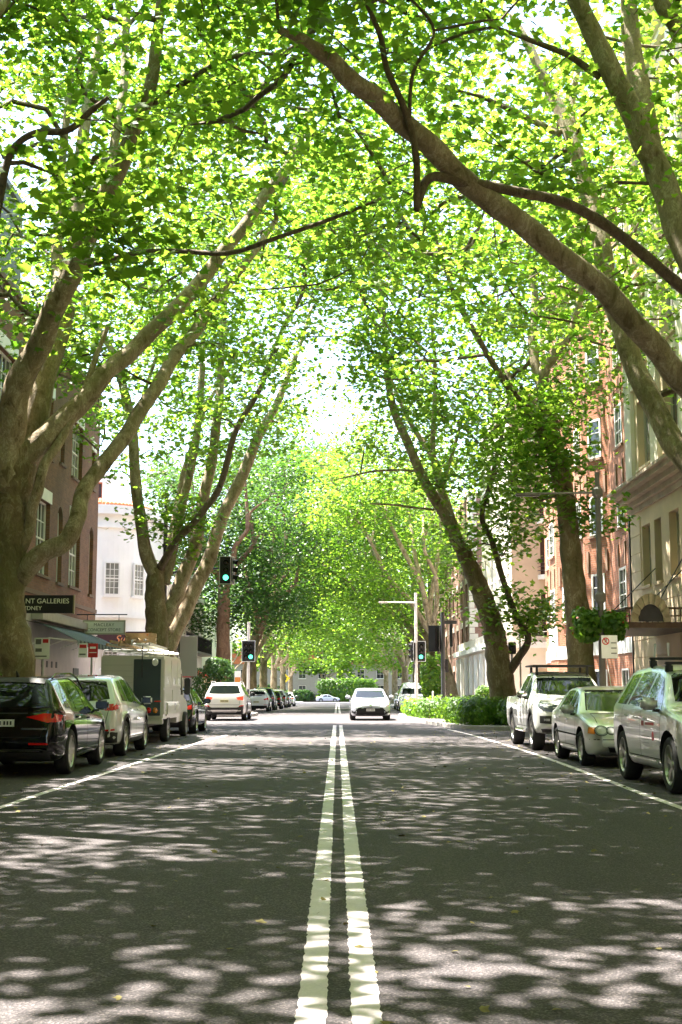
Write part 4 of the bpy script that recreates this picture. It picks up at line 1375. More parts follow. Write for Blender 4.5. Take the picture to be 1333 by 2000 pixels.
# ---- right row: silver SUV facing the camera
def silver_suv_right():
    L, H = 4.78, 1.74
    top = [(0, .62), (.03, .82), (.14, .92), (.5, 1.02), (1.1, 1.12), (1.22, 1.15), (1.92, 1.62), (2.25, 1.70), (2.9, 1.74), (3.9, 1.69), (4.2, 1.64), (4.24, 1.60), (4.6, 1.14), (4.72, 1.02), (4.77, .74), (L, .56)]
    c = Car(L, 1.90, H, top, [(0, .80), (.6, .97), (1.4, 1.05), (3.4, 1.10), (L, 1.12)], PLAN(L), .93, 2.78, .37, zb=.28, paint=P_SILV)
    c.side_windows([(1.38, 1.90, 2.36, 2.40), (2.48, 2.46, 3.24, 3.38), (3.48, 3.36, 3.92, 4.16)], dn=.115)
    c.screen('windscreen', 1, 1.20, 1.62, .72, .60); c.screen('rear_window', -1, 1.20, 1.54, .68, .56)
    c.mirror_pair([(.44, .84), (.80, .96), (.84, .92), (.84, .76), (.50, .74)], HEADL, 'front', 1, 'headlight')
    c.both_sides([(c.y(.06), .94), (c.y(.40), .97), (c.y(.30), .84), (c.y(.06), .78)], HEADL, 'headlight')
    c.patch('grille', [(-.40, .62), (.40, .62), (.44, .84), (-.44, .84)], TRIM, 'front', 1, off=.008)
    c.patch('lower_grille', [(-.60, .34), (.60, .34), (.64, .50), (-.64, .50)], TRIM, 'front', 1, off=.008)
    c.mirror_pair([(.52, .94), (.80, 1.04), (.80, .88), (.56, .86)], REDL, 'front', -1, 'tail_light')
    c.doors([(1.30, 1.36), (2.44, 2.44), (3.62, 3.2)]); c.handles([2.26, 3.40], -.12); c.mirrors(1.50, 1.10)
    c.wheels(5, width=.25); c.plate(1, .55, None)
    for sg in (-1, 1):
        c.patch('sill_panel', [(c.y(1.5), c.zb + .02), (c.y(1.5), c.zb + .12), (c.y(3.2), c.zb + .12), (c.y(3.2), c.zb + .02)], P_SILV, 'side', sg, off=.02)
    # sign writing on the doors: red strip, fine print and a round red badge
    c.side_sign = []
    RED = mat('red_vinyl', (.45, .06, .06), .5)
    for sg in (1, -1):
        c.patch('door_lettering', [(c.y(1.62), .865), (c.y(1.62), .905), (c.y(2.12), .905), (c.y(2.12), .865)], RED, 'side', sg, off=.003)
        c.patch('door_lettering', [(c.y(2.20), .85), (c.y(2.20), .92), (c.y(2.36), .92), (c.y(2.36), .85)], RED, 'side', sg, off=.003)
        for k in range(3):
            c.patch('door_lettering', [(c.y(1.9), .70 - k * .045), (c.y(1.9), .712 - k * .045), (c.y(2.36), .712 - k * .045), (c.y(2.36), .70 - k * .045)], mat('grey_vinyl', (.35, .35, .35), .5), 'side', sg, off=.003)
        pl = [(c.y(1.68) + .065 * math.cos(t), .72 + .065 * math.sin(t)) for t in np.linspace(0, 2 * math.pi, 16, endpoint=False)]
        c.patch('door_badge', pl, RED, 'side', sg, off=.003, res=.03)
    # roof cross-bars
    for s in (2.05, 2.95):
        MB().bbox(-.66, .66, c.y(s) - .05, c.y(s) + .05, c.zt(s) + .06, c.zt(s) + .10, .015).build('roof_bar', TRIM, c.root)
        for sg in (-1, 1):
            MB().bbox(sg * .60 - .05, sg * .60 + .05, c.y(s) - .06, c.y(s) + .06, c.zt(s) - .06, c.zt(s) + .07, .02).build('bar_foot', TRIM, c.root)
    MB().tube([(.6, c.y(2.05), 1.83), (.6, c.y(2.05), 2.02)], [.012, .02], 6).build('aerial', PLATEW, c.root)
    MB().tube([(.58, c.y(2.95), 1.80), (.56, c.y(2.95), 2.04)], [.012, .018], 6).build('aerial', PLATEW, c.root)
    return c
c = silver_suv_right()
c.place(5.32, 18.7, math.pi, 'silver SUV with red door lettering, nearest car on the right', group='cars parked along the right kerb')

# ---- small silver sedan
def silver_sedan():
    L, H = 4.45, 1.43
    top = [(0, .52), (.04, .66), (.16, .74), (.6, .86), (1.1, .93), (1.22, .95), (1.92, 1.34), (2.2, 1.41), (2.6, 1.43), (3.1, 1.40), (3.35, 1.33), (3.85, 1.02), (4.0, .99), (4.36, .95), (4.42, .80), (L, .55)]
    c = Car(L, 1.74, H, top, [(0, .62), (.6, .80), (1.3, .88), (3.2, .94), (L, .92)], PLAN(L), .88, 2.52, .31, zb=.2, paint=P_SILV)
    c.side_windows([(1.36, 1.92, 2.26, 2.28), (2.34, 2.34, 2.98, 3.16)], dn=.08)
    INT = mat('windscreen_view', (.035, .042, .042), .05, spec=.5)
    ws = c.screen('windscreen', 1, .985, 1.325, .62, .52, INT, bow=.03)
    c.seam([(-.52, 1.335), (.52, 1.335)], 'front', 1, .03, 'screen_edge', SEAM, off=.006)
    c.seam([(.645, .975), (.53, 1.34)], 'front', 1, .03, 'screen_edge', SEAM, off=.006)
    c.seam([(-.645, .975), (-.53, 1.34)], 'front', 1, .03, 'screen_edge', SEAM, off=.006)
    c.screen('rear_window', -1, 1.04, 1.32, .60, .50)
    for x, r_ in ((.46, .085), (.62, .105)):
        for s in (-1, 1):
            pl = [(s * x + r_ * math.cos(t), .635 + r_ * .78 * math.sin(t)) for t in np.linspace(0, 2 * math.pi, 18, endpoint=False)]
            lens = c.patch('headlight', pl, HEADL, 'front', 1, off=.012, res=.04)
            pr = [(s * x + r_ * .7 * math.cos(t), .635 + r_ * .52 * math.sin(t)) for t in np.linspace(0, 2 * math.pi, 14, endpoint=False)]
            c.patch('headlight_bowl', pr, PLATEW, 'front', 1, off=.018, res=.04, parent=lens)
            c.seam(pl + [pl[0]], 'front', 1, .010, 'headlight_rim', SEAM, off=.014, parent=lens)
    c.both_sides([(c.y(.12), .69), (c.y(.34), .70), (c.y(.34), .59), (c.y(.12), .58)], AMBER, 'indicator')
    c.patch('grille', [(-.30, .54), (.30, .54), (.34, .70), (-.34, .70)], TRIM, 'front', 1, off=.008)
    c.patch('lower_grille', [(-.48, .27), (.48, .27), (.54, .37), (-.54, .37)], HUB, 'front', 1, off=.008)
    c.seam([(-.8, .49), (.8, .49)], 'front', 1, .014); c.both_sides([(c.y(.85), .52), (c.y(.85), .55), (c.y(3.6), .57), (c.y(3.6), .54)], SEAM, 'rubbing_strip')
    c.seam([(-.66, .72), (-.62, .92), (.62, .92), (.66, .72)], 'front', 1, .010)
    c.mirror_pair([(.45, .80), (.74, .84), (.74, .70), (.5, .68)], REDL, 'front', -1, 'tail_light')
    c.doors([(1.28, 1.32), (2.31, 2.31), (3.28, 2.98)]); c.handles([2.12, 3.02]); c.mirrors(1.50, .93)
    c.wheels(7, style='single'); c.plate(1, .43, None)
    MB().tube([(0, c.y(2.1), 1.41), (-.06, c.y(2.75), 1.98)], [.008, .004], 5).build('aerial', PLATEW, c.root)
    return c
c = silver_sedan()
c.place(5.25, 24.9, math.pi, 'small silver sedan with twin round headlights between the white ute and silver SUV', group='cars parked along the right kerb')

# ---- white ute
def white_ute():
    L, H = 5.2, 1.80
    top = [(0, .70), (.03, .96), (.10, 1.06), (.5, 1.14), (1.15, 1.20), (1.28, 1.23), (1.95, 1.68), (2.2, 1.76), (2.7, 1.80), (3.05, 1.79), (3.25, 1.70), (3.52, 1.24), (3.62, 1.21), (5.1, 1.21), (5.17, 1.15), (5.19, .9), (L, .6)]
    pl = [(0, .74), (.05, .86), (.18, .95), (.45, 1.0), (L - .2, 1.0), (L - .04, .97), (L, .92)]
    c = Car(L, 1.92, H, top, [(0, .90), (.6, 1.06), (1.4, 1.12), (3.4, 1.18), (L, 1.19)], pl, .92, 3.15, .40, zb=.38, tumble=.38, paint=P_WHITE, name='parked_ute')
    c.side_windows([(1.42, 1.92, 2.28, 2.32), (2.40, 2.38, 2.96, 3.18)], dn=.10)
    c.screen('windscreen', 1, 1.27, 1.68, .74, .62, bow=.04); c.screen('rear_window', -1, 1.30, 1.64, .64, .56)
    c.mirror_pair([(.36, 1.00), (.62, 1.04), (.84, 1.08), (.86, .98), (.80, .89), (.60, .86), (.40, .90)], mat('dark_headlight', (.05, .055, .065), .08, coat=1), 'front', 1, 'headlight')
    c.mirror_pair([(.68, .95), (.77, .965), (.77, 1.005), (.68, .99)], HEADL, 'front', 1, 'headlight_bowl', off=.012, res=.03)
    c.mirror_pair([(.46, .935), (.58, .945), (.58, .97), (.46, .96)], HEADL, 'front', 1, 'headlight_bowl', off=.012, res=.03)
    c.both_sides([(c.y(.08), 1.07), (c.y(.36), 1.09), (c.y(.28), 1.0), (c.y(.1), .92)], MATS['dark_headlight'], 'headlight')
    c.patch('grille', [(-.36, .78), (-.60, .84), (-.38, .99), (.38, .99), (.60, .84), (.36, .78)], TRIM, 'front', 1, off=.009)
    c.seam([(-.36, .93), (.36, .93)], 'front', 1, .03, 'grille_bar', CHROME, off=.014)
    c.patch('lower_grille', [(-.52, .50), (.52, .50), (.46, .74), (-.46, .74)], TRIM, 'front', 1, off=.009)
    c.mirror_pair([(.58, .60), (.86, .62), (.86, .78), (.62, .78), (.58, .70)], TRIM, 'front', 1, 'fog_lamp_recess', off=.009)
    c.mirror_pair([(.66, .67), (.78, .67), (.78, .72), (.66, .72)], HEADL, 'front', 1, 'fog_lamp', off=.014)
    c.patch('bumper_trim', [(-.80, .42), (.80, .42), (.84, .50), (-.84, .50)], TRIM, 'front', 1, off=.012)
    c.plate(1, .62, None)
    c.mirror_pair([(.72, .82), (.90, .82), (.90, 1.12), (.72, 1.12)], REDL, 'front', -1, 'tail_light')
    c.doors([(1.32, 1.38), (2.36, 2.36), (3.38, 3.2)]); c.handles([2.2, 3.2], -.12, CHROME); c.mirrors(1.52, 1.18, CHROME)
    c.wheels(6, width=.27, rimr=.66); c.arch_trim(wd=.06)
    for sg in (-1, 1):
        MB().tube([(sg * .93, c.y(1.6), .44), (sg * .97, c.y(1.8), .42), (sg * .97, c.y(3.1), .42), (sg * .93, c.y(3.3), .44)], .04, 8).build('side_step', CHROME, c.root)
    # flat black roof platform
    rk = MB().bbox(-.72, .72, c.y(3.2), c.y(1.95), 1.90, 1.945, .012).build('roof_platform', TRIM, c.root)
    for s in (2.1, 3.0):
        for sg in (-1, 1):
            MB().bbox(sg * .60 - .03, sg * .60 + .03, c.y(s) - .03, c.y(s) + .03, 1.70, 1.90, .01).build('platform_leg', TRIM, rk)
    return c
c = white_ute()
c.place(5.36, 31.3, math.pi, 'white dual cab ute with black roof platform and dark headlights', cat='ute', group='cars parked along the right kerb')

# ---- white sedan driving towards the camera
def corolla():
    L, H = 4.6, 1.44
    top = [(0, .50), (.03, .66), (.12, .74), (.55, .88), (1.1, .96), (1.2, .98), (2.0, 1.37), (2.3, 1.43), (2.7, 1.44), (3.2, 1.38), (3.9, 1.06), (4.1, 1.03), (4.5, 1.0), (4.57, .80), (L, .55)]
    c = Car(L, 1.80, H, top, [(0, .64), (.6, .82), (1.3, .91), (3.2, .98), (L, .95)], PLAN(L), .92, 2.70, .325, zb=.19, paint=P_BLUE if False else paint('cool_white_paint', (.46, .48, .52), .35, .28), name='moving_car')
    c.side_windows([(1.36, 1.96, 2.34, 2.36), (2.42, 2.42, 3.1, 3.3)], dn=.08)
    c.screen('windscreen', 1, 1.02, 1.37, .68, .56, bow=.035); c.screen('rear_window', -1, 1.08, 1.34, .6, .5)
    c.mirror_pair([(.40, .70), (.62, .745), (.84, .78), (.84, .70), (.62, .665), (.46, .66)], HEADL, 'front', 1, 'headlight')
    c.patch('grille', [(-.62, .25), (.62, .25), (.76, .34), (.54, .56), (.38, .585), (-.38, .585), (-.54, .56), (-.76, .34)], HUB, 'front', 1, off=.009)
    c.patch('grille_surround', [(-.66, .235), (.66, .235), (.62, .265), (-.62, .265)], ALLOY, 'front', 1, off=.014)
    c.seam([(-.42, .66), (0, .625), (.42, .66)], 'front', 1, .03, 'nose_trim', TRIM, off=.008)
    pl = [(.07 * math.cos(t), .685 + .045 * math.sin(t)) for t in np.linspace(0, 2 * math.pi, 16, endpoint=False)]
    c.patch('nose_badge', pl, CHROME, 'front', 1, off=.012, res=.03)
    c.mirror_pair([(.70, .30), (.84, .34), (.84, .46), (.74, .40)], TRIM, 'front', 1, 'air_intake', off=.009)
    c.plate(1, .47, 'x', PLATEW)
    c.mirror_pair([(.45, .82), (.8, .90), (.8, .78), (.5, .76)], REDL, 'front', -1, 'tail_light')
    c.doors([(1.28, 1.34), (2.39, 2.39), (3.4, 3.1)]); c.handles([2.2, 3.14]); c.mirrors(1.5, .96)
    c.wheels(5)
    return c
c = corolla()
c.place(1.46, 59.6, math.pi, 'pale silver white sedan driving towards the camera through the junction')

# ---- further cars
far = [
    (hatch, dict(pt=P_WHITE, L=4.05, H=1.52, W=1.72), -5.35, 87.0, 0, 'white hatchback, nearest parked car beyond the junction on the left'),
    (plain_suv, dict(pt=P_NAVY), -5.35, 94.0, 0, 'dark navy SUV parked just ahead of the far white hatchback'),
    (hatch, dict(pt=P_BLACK), -5.3, 104.0, 0, 'black hatchback in the shade, far left row'),
    (plain_suv, dict(pt=P_GREY), -5.3, 113.0, 0, 'charcoal SUV deep in the shade of the far left row'),
    (hatch, dict(pt=P_NAVY), -5.3, 122.0, 0, 'dark blue hatchback near the end of the far left row'),
    (hatch, dict(pt=P_SILV), -5.2, 132.0, 0, 'silver hatchback last in the far left row'),
    (plain_suv, dict(pt=P_WHITE, L=4.7, H=1.9, W=1.9), 4.9, 86.0, math.pi, 'tall white van-like car parked behind the oncoming sedan'),
    (hatch, dict(pt=P_SILV), 5.2, 98.0, math.pi, 'silver hatchback parked beyond the right traffic signals'),
    (corolla, dict(), -1.9, 250.0, -math.pi / 2, 'small white sedan crossing side-on at the far end of the street'),
]
for fn, kw, x, y, rz, lab in far:
    c = fn(**kw)
    c.place(x, y, rz, lab, group='far parked cars' if y < 200 else None)
    if y > 200:
        c.root.rotation_euler = (0, 0, rz)
# ------------------------------------------------------------------ street furniture
POLE = mat('galvanised_pole', (.42, .42, .41), .5, metal=.4, var=.2, vscale=4)
POLEW = mat('pale_pole_paint', (.62, .58, .54), .5, var=.12, vscale=3)
POLED = mat('dark_pole_paint', (.055, .055, .058), .5, var=.2, vscale=3)
SIGB = mat('signal_black', (.012, .012, .013), .5)
LENSOFF = mat('dark_lens', (.02, .018, .016), .15)
GREENL = mat('green_light', (.05, .5, .4), .3, emit=(.08, 1.0, .55), estr=.75)
BOARDW = mat('signal_border', (.6, .6, .58), .5)
SIGNW = mat('sign_white', (.84, .83, .80), .5, var=.06, vscale=4)
SIGNR = mat('sign_red', (.55, .03, .03), .5)
SIGNK = mat('sign_black', (.012, .012, .012), .4)
LETW = mat('sign_letters_pale', (.72, .72, .55), .5)
LETG = mat('sign_letters_grey', (.14, .14, .135), .5)

def signal_head(parent, loc, rz, cols=1, lit=True, board=True, w=.30):
    """Three-aspect signal with visors; lamp faces local -Y."""
    M = Matrix.Translation(loc) @ Matrix.Rotation(rz, 4, 'Z')
    W = w * cols
    def B(x0, x1, y0, y1, z0, z1, bv, name, m, par):
        o = MB().bbox(x0, x1, y0, y1, z0, z1, bv).build(name, m, par)
        return o
    head = B(-W / 2, W / 2, .0, .2, -.47, .47, .03, 'signal_head', SIGB, parent)
    head.matrix_local = M
    if board:
        B(-W / 2 - .11, W / 2 + .11, .05, .07, -.56, .56, .008, 'target_board', SIGB, head)
        fr = MB()
        a, b_ = W / 2 + .11, .56
        for q in ((-a, -a + .03, -b_, b_), (a - .03, a, -b_, b_), (-a + .03, a - .03, -b_, -b_ + .03), (-a + .03, a - .03, b_ - .03, b_)):
            fr.box(q[0], q[1], .044, .049, q[2], q[3])
        fr.build('board_border', BOARDW, head)
    for cx in ([0] if cols == 1 else [-w / 2, w / 2]):
        for k, z in enumerate((.30, 0, -.30)):
            on = lit and k == 2 and cx >= 0
            Mx = Matrix.Translation((cx, -.005, z)) @ Matrix.Rotation(math.pi / 2, 4, 'X')
            ln = MB().lathe([(.001, .03), (.07, .022), (.105, 0), (.105, -.02)], 18, Mx).build('lens', GREENL if on else LENSOFF, head)
            v = MB()
            pts0 = []; pts1 = []
            for j in range(13):
                an = R(-35) + R(250) * j / 12
                pts0.append((cx + .118 * math.cos(an), 0.0, z + .118 * math.sin(an)))
                pts1.append((cx + .112 * math.cos(an), -.20 * (.55 + .45 * max(0, math.sin(an))), z + .112 * math.sin(an)))
            v.v = pts0 + pts1
            v.f = [(j, j + 1, 14 + j, 13 + j) for j in range(12)]
            v.build('visor', SIGB, head)
    return head

def pole(parent, h, r0, r1, m, base=True):
    b = MB().tube([(0, 0, 0), (0, 0, h * .5), (0, 0, h)], [r0, (r0 + r1) / 2, r1], 14)
    if base:
        b.lathe([(r0 * 2.0, 0), (r0 * 2.0, .05), (r0 * 1.25, .16), (r0, .3)], 14)
    return b.build('pole', m, parent, smooth=False)

# left signal on a post beyond the side street
t = empty('traffic_signal', (-4.72, 68.2, .13), 0, 'double column traffic signal showing green on the pale left pole', 'traffic light', 'traffic signals at the junction')
pole(t, 5.8 - 1.0, .085, .075, POLEW)
signal_head(t, (.0, -.16, 3.25), 0, cols=2, w=.25)
MB().box(-.05, .05, -.16, .02, 3.1, 3.16).build('bracket', POLED, t)
MB().bbox(-.06, .06, -.14, -.08, 1.0, 1.25, .01).build('push_button', SIGNR if False else POLED, t)
# left signal on a mast arm, high over the kerb
t = empty('mast_arm_signal', (-6.85, 50.6, .13), 0, 'green traffic signal hanging high on the mast arm beside the second left tree', 'traffic light', 'traffic signals at the junction')
pole(t, 9.0, .11, .08, POLED)
MB().tube([(0, 0, 5.75), (.9, 0, 5.95), (1.9, 0, 5.98), (2.1, 0, 5.98)], [.06, .05, .045, .045], 8).build('mast_arm', POLED, t)
signal_head(t, (2.42, -.1, 5.92), R(4), cols=1)
signal_head(t, (2.72, .08, 5.92), R(75), cols=1, lit=False)
for z in (6.9, 8.2):
    MB().lathe([(.10, -.07), (.13, -.06), (.13, .06), (.10, .07)], 12, Matrix.Translation((0, 0, z))).build('pole_collar', POLED, t)
# right far signal with lamp arm
t = empty('traffic_signal', (4.28, 70.2, .13), 0, 'green traffic signal on the tall pale right pole with lamp arm', 'traffic light', 'traffic signals at the junction')
pole(t, 6.5, .10, .07, POLEW)
signal_head(t, (.26, -.1, 3.3), 0, cols=1)
signal_head(t, (-.26, -.02, 3.3), R(-78), cols=1, lit=False)
MB().tube([(0, 0, 5.95), (-1.0, 0, 5.98), (-1.75, 0, 5.98)], [.045, .04, .035], 8).build('lamp_arm', POLEW, t)
MB().bbox(-2.05, -1.55, -.1, .1, 5.93, 6.02, .03).build('lamp_head', POLEW, t)
MB().bbox(-.2, .2, -.05, .05, 2.4, 2.62, .02).build('bracket', POLED, t)
# right near signal seen from the back
t = empty('traffic_signal', (4.55, 55.6, .13), 0, 'traffic signal seen from behind on the dark pole in the right planter', 'traffic light', 'traffic signals at the junction')
pole(t, 4.55, .10, .09, POLED)
signal_head(t, (-.36, .0, 3.42), R(150), cols=1, lit=False)
signal_head(t, (-.14, .25, 3.42), R(205), cols=1, lit=False)
signal_head(t, (.10, .05, 2.25), R(-70), cols=1, lit=False, board=False, w=.28).scale = (.6, .6, .6)
MB().bbox(-.05, .62, -.05, .05, 4.05, 4.2, .02).build('cross_bracket', POLED, t)
MB().bbox(.30, .42, -.18, .18, 3.05, 4.05, .03).build('signal_back', SIGB, t)

# street lamp with hanging baskets, right
t = empty('street_lamp', (7.25, 35.3, .13), 0, 'tall dark street lamp pole with long arm and hanging flower baskets on the right', 'street lamp')
pole(t, 7.25, .10, .065, mat('brown_grey_pole', (.13, .115, .10), .5, var=.2, vscale=3))
BG = MATS['brown_grey_pole']
MB().tube([(0, 0, 6.68), (-1.2, 0, 6.66), (-2.05, 0, 6.64)], [.035, .03, .03], 8).build('lamp_arm', BG, t)
MB().bbox(-2.3, -1.6, -.09, .09, 6.57, 6.66, .03).build('lamp_head', BG, t)
for z in (6.68, 3.75):
    MB().lathe([(.09, -.16), (.15, -.08), (.15, .08), (.09, .16)], 12, Matrix.Translation((0, 0, z))).build('pole_collar', BG, t)
t2 = empty('parking_sign', (7.36, 34.82, 2.2), 0, 'white no-parking sign with red ring fixed below the hanging baskets', 'sign')
MB().bbox(-.22, .22, -.02, .0, 0, .62, .005).build('sign_plate', SIGNW, t2)
rg = MB()
for k in range(24):
    a0, a1 = 2 * math.pi * k / 24, 2 * math.pi * (k + 1) / 24
    rg.add([(-.1 + r * math.cos(a), -.024, .46 + r * math.sin(a)) for a in (a0, a1) for r in (.07, .1)], [(0, 1, 3, 2)])
rg.add([(-.17, -.0245, .53), (-.15, -.0245, .55), (-.03, -.0245, .39), (-.05, -.0245, .37)], [(0, 1, 2, 3)])
rg.build('prohibition_ring', SIGNR, t2)
text_obj('sign_symbol', 'P', .15, SIGNK, t2, Matrix.Translation((-.1, -.0235, .46)) @ Matrix.Rotation(math.pi / 2, 4, 'X'), extrude=.0005)
for k in range(3):
    MB().box(.04, .19, -.024, -.021, .12 + k * .14, .15 + k * .14).build('sign_print', LETG, t2)

def blade_sign(x, y, z, label, plates, post=True):
    t = empty('parking_sign', (x, y, .13), 0, label, 'sign')
    pole(t, z, .03, .03, POLE, base=False)
    for (x0, x1, z0, z1, m, prints) in plates:
        pl = MB().bbox(x0, x1, -.05, -.035, z0, z1, .004).build('sign_plate', m, t)
        for (a, b_, c_, d_, mm) in prints:
            MB().box(a, b_, -.056, -.05, c_, d_).build('sign_print', mm, pl)
    return t
blade_sign(-7.0, 30.6, 2.45, 'white parking plate with a red corner beside the nearest left trunk',
           [(-.20, .16, 1.95, 2.45, SIGNW, [(.0, .13, 2.33, 2.42, SIGNR), (-.17, -.04, 2.30, 2.42, LETG), (-.17, -.02, 2.12, 2.2, LETG), (-.17, .1, 2.0, 2.03, LETG)])])
blade_sign(-7.1, 37.2, 2.55, 'red and white parking plates on a post left of the service truck',
           [(-.38, -.12, 2.15, 2.55, SIGNW, [(-.35, -.15, 2.42, 2.52, SIGNR), (-.35, -.17, 2.22, 2.26, LETG)]), (-.10, .18, 2.15, 2.55, SIGNR, [(-.05, .12, 2.40, 2.46, SIGNW), (-.06, .14, 2.28, 2.30, SIGNW)])])

# gallery sign, projecting from the brick wall
t = empty('gallery_sign', (-10.2, 40.0, 3.72), 0, 'black projecting sign with pale gallery lettering on the brown brick wall', 'sign')
MB().bbox(.02, 1.95, -.06, .06, 0, .56, .008).build('sign_board', SIGNK, t)
MB().bbox(1.95, 1.99, -.07, .07, -.02, .58, .006).build('sign_edge', mat('sign_edge_gold', (.25, .2, .1), .5), t)
text_obj('sign_lettering', 'NT GALLERIES', .215, LETW, t, Matrix.Translation((1.83, -.066, .37)) @ Matrix.Rotation(math.pi / 2, 4, 'X'), 'RIGHT', space=1.0)
text_obj('sign_lettering', 'YDNEY', .18, LETW, t, Matrix.Translation((.40, -.066, .15)) @ Matrix.Rotation(math.pi / 2, 4, 'X'), 'LEFT')
# concept store sign hung from a rod
t = empty('store_sign', (-10.2, 50.0, 3.48), 0, 'white framed store sign hanging from a rod above the striped awning', 'sign')
MB().bbox(.28, 1.94, -.05, .05, 0, .56, .012).build('sign_board', mat('sign_frame_beige', (.45, .41, .34), .5), t)
MB().bbox(.34, 1.88, -.056, -.048, .06, .50, .003).build('sign_face', SIGNW, t)
text_obj('sign_lettering', 'MACLEAY', .17, LETG, t, Matrix.Translation((1.11, -.06, .375)) @ Matrix.Rotation(math.pi / 2, 4, 'X'), space=1.1)
text_obj('sign_lettering', 'CONCEPT STORE', .165, LETG, t, Matrix.Translation((1.11, -.06, .18)) @ Matrix.Rotation(math.pi / 2, 4, 'X'), space=1.0)
MB().tube([(0.04, 0, .78), (2.0, 0, .78)], .022, 6).build('rod', DARK, t)
for x in (.45, 1.68):
    MB().tube([(x, 0, .55), (x, 0, .78)], .014, 5).build('hanger', DARK, t)
# striped awning
t = empty('awning', (-10.1, 46.5, 3.6), 0, 'dark green striped awning sloping out over the left shop front', 'awning')
STG = mat('awning_green', (.018, .035, .025), .8, var=.15, vscale=4); STP = mat('awning_pale', (.13, .17, .13), .8, var=.15, vscale=4)
n = 26
for k in range(n):
    y0 = -4.2 + 8.6 * k / n; y1 = -4.2 + 8.6 * (k + 1) / n
    b = MB()
    A = [(.03, 3.62 - 3.6), (.75, 3.36 - 3.6), (1.55, 2.98 - 3.6), (1.56, 2.82 - 3.6)]
    for (x, z) in A:
        b.v += [(x, y0, z), (x, y1, z)]
    for (x, z) in A:
        b.v += [(x - .012, y0, z - .02), (x - .012, y1, z - .02)]
    for i in range(3):
        b.f += [(2 * i, 2 * i + 1, 2 * i + 3, 2 * i + 2), (8 + 2 * i, 8 + 2 * i + 2, 8 + 2 * i + 3, 8 + 2 * i + 1)]
    b.build('awning_stripe', STG if k % 2 else STP, t)
for y in (-4.15, -2, .2, 2.3, 4.35):
    MB().tube([(.03, y, -.75), (.6, y, -.55), (1.5, y, -.65)], .018, 6).build('awning_arm', SIGNW, t)
MB().bbox(.02, .4, -4.3, 4.4, .05, .32, .02).build('awning_box', mat('awning_case', (.36, .33, .27), .6, var=.15), t)

# yellow diamond sign far left, street name blades right
t = empty('warning_sign', (-7.0, 173, gz(173) + .13), 0, 'yellow diamond warning sign far along the left side', 'sign')
pole(t, 3.4, .04, .04, POLE, base=False)
MB().prism([(0, -.62), (.62, 0), (0, .62), (-.62, 0)], -.06, -.04, lambda a, b_, d: (a, d, 3.3 + b_)).build('sign_plate', mat('warning_yellow', (.75, .52, .02), .5), t)
MB().prism([(-.12, -.25), (.12, -.25), (.12, .05), (.25, .05), (0, .3), (-.25, .05), (-.12, .05)], -.068, -.061, lambda a, b_, d: (a, d, 3.3 + b_)).build('sign_symbol', SIGNK, t)
t = empty('street_name_sign', (6.75, 47.6, .13), 0, 'pair of dark street name blades on a slim post by the right leaning tree', 'sign')
pole(t, 3.45, .035, .035, POLEW, base=False)
for z in (3.38, 3.20):
    bl_ = MB().bbox(.04, 1.02, -.012, .012, z, z + .15, .004).build('name_blade', mat('name_blade_brown', (.045, .035, .03), .5), t)
    for k in range(9):
        MB().box(.12 + k * .09, .18 + k * .09, -.016, -.011, z + .05, z + .10).build('blade_print', LETW, bl_)
t = empty('small_signal', (6.55, 48.4, .13), 0, 'small dark pedestrian signal behind the right leaning tree', 'traffic light')
pole(t, 3.0, .05, .05, POLE, base=False)
MB().bbox(-.14, .14, -.2, -.02, 2.55, 3.0, .02).build('signal_box', SIGB, t)
MB().lathe([(.001, .02), (.08, .015), (.1, 0)], 14, Matrix.Translation((0, -.2, 2.78)) @ Matrix.Rotation(math.pi / 2, 4, 'X')).build('lens', LENSOFF, t)
t = empty('cafe_umbrella', (-8.4, 74.0, .13), 0, 'closed red cafe umbrella on the far left footpath', 'umbrella')
MB().tube([(0, 0, 0), (0, 0, 2.5)], .025, 8).build('pole', POLE, t)
MB().lathe([(.03, 2.5), (.9, 2.15), (1.15, 1.95), (1.12, 1.93), (.05, 2.2)], 10).build('canopy', mat('red_canvas', (.45, .03, .025), .8), t)
t = empty('notice_panel', (-6.28, 51.0, .13), 0, 'pale grey blank-backed panel on a post right of the second left tree', 'sign')
pole(t, 3.3, .06, .06, POLED, base=False)
MB().bbox(-.06, .72, -.05, .05, 1.75, 3.35, .02).build('panel', mat('lilac_panel', (.52, .49, .52), .5), t)

# pale timber power pole bits: white bollard near the junction
for x, y, lab in ((4.9, 66.5, 'slim pale post standing in the far right planter'),):
    t = empty('post', (x, y, .13), 0, lab, 'post')
    pole(t, 1.1, .045, .045, POLEW, base=False)
    MB().lathe([(.001, 1.16), (.04, 1.14), (.05, 1.1)], 10).build('cap', POLEW, t)
t = empty('hazard_marker', (-5.0, 64.6, .13), 0, 'small red and white marker post behind the white SUV', 'post')
pole(t, 2.1, .03, .03, POLE, base=False)
MB().bbox(-.16, .16, -.05, -.03, 1.55, 2.15, .004).build('marker_plate', SIGNW, t)
MB().bbox(-.14, .14, -.056, -.049, 1.6, 1.85, .002).build('marker_band', AMBER, t)
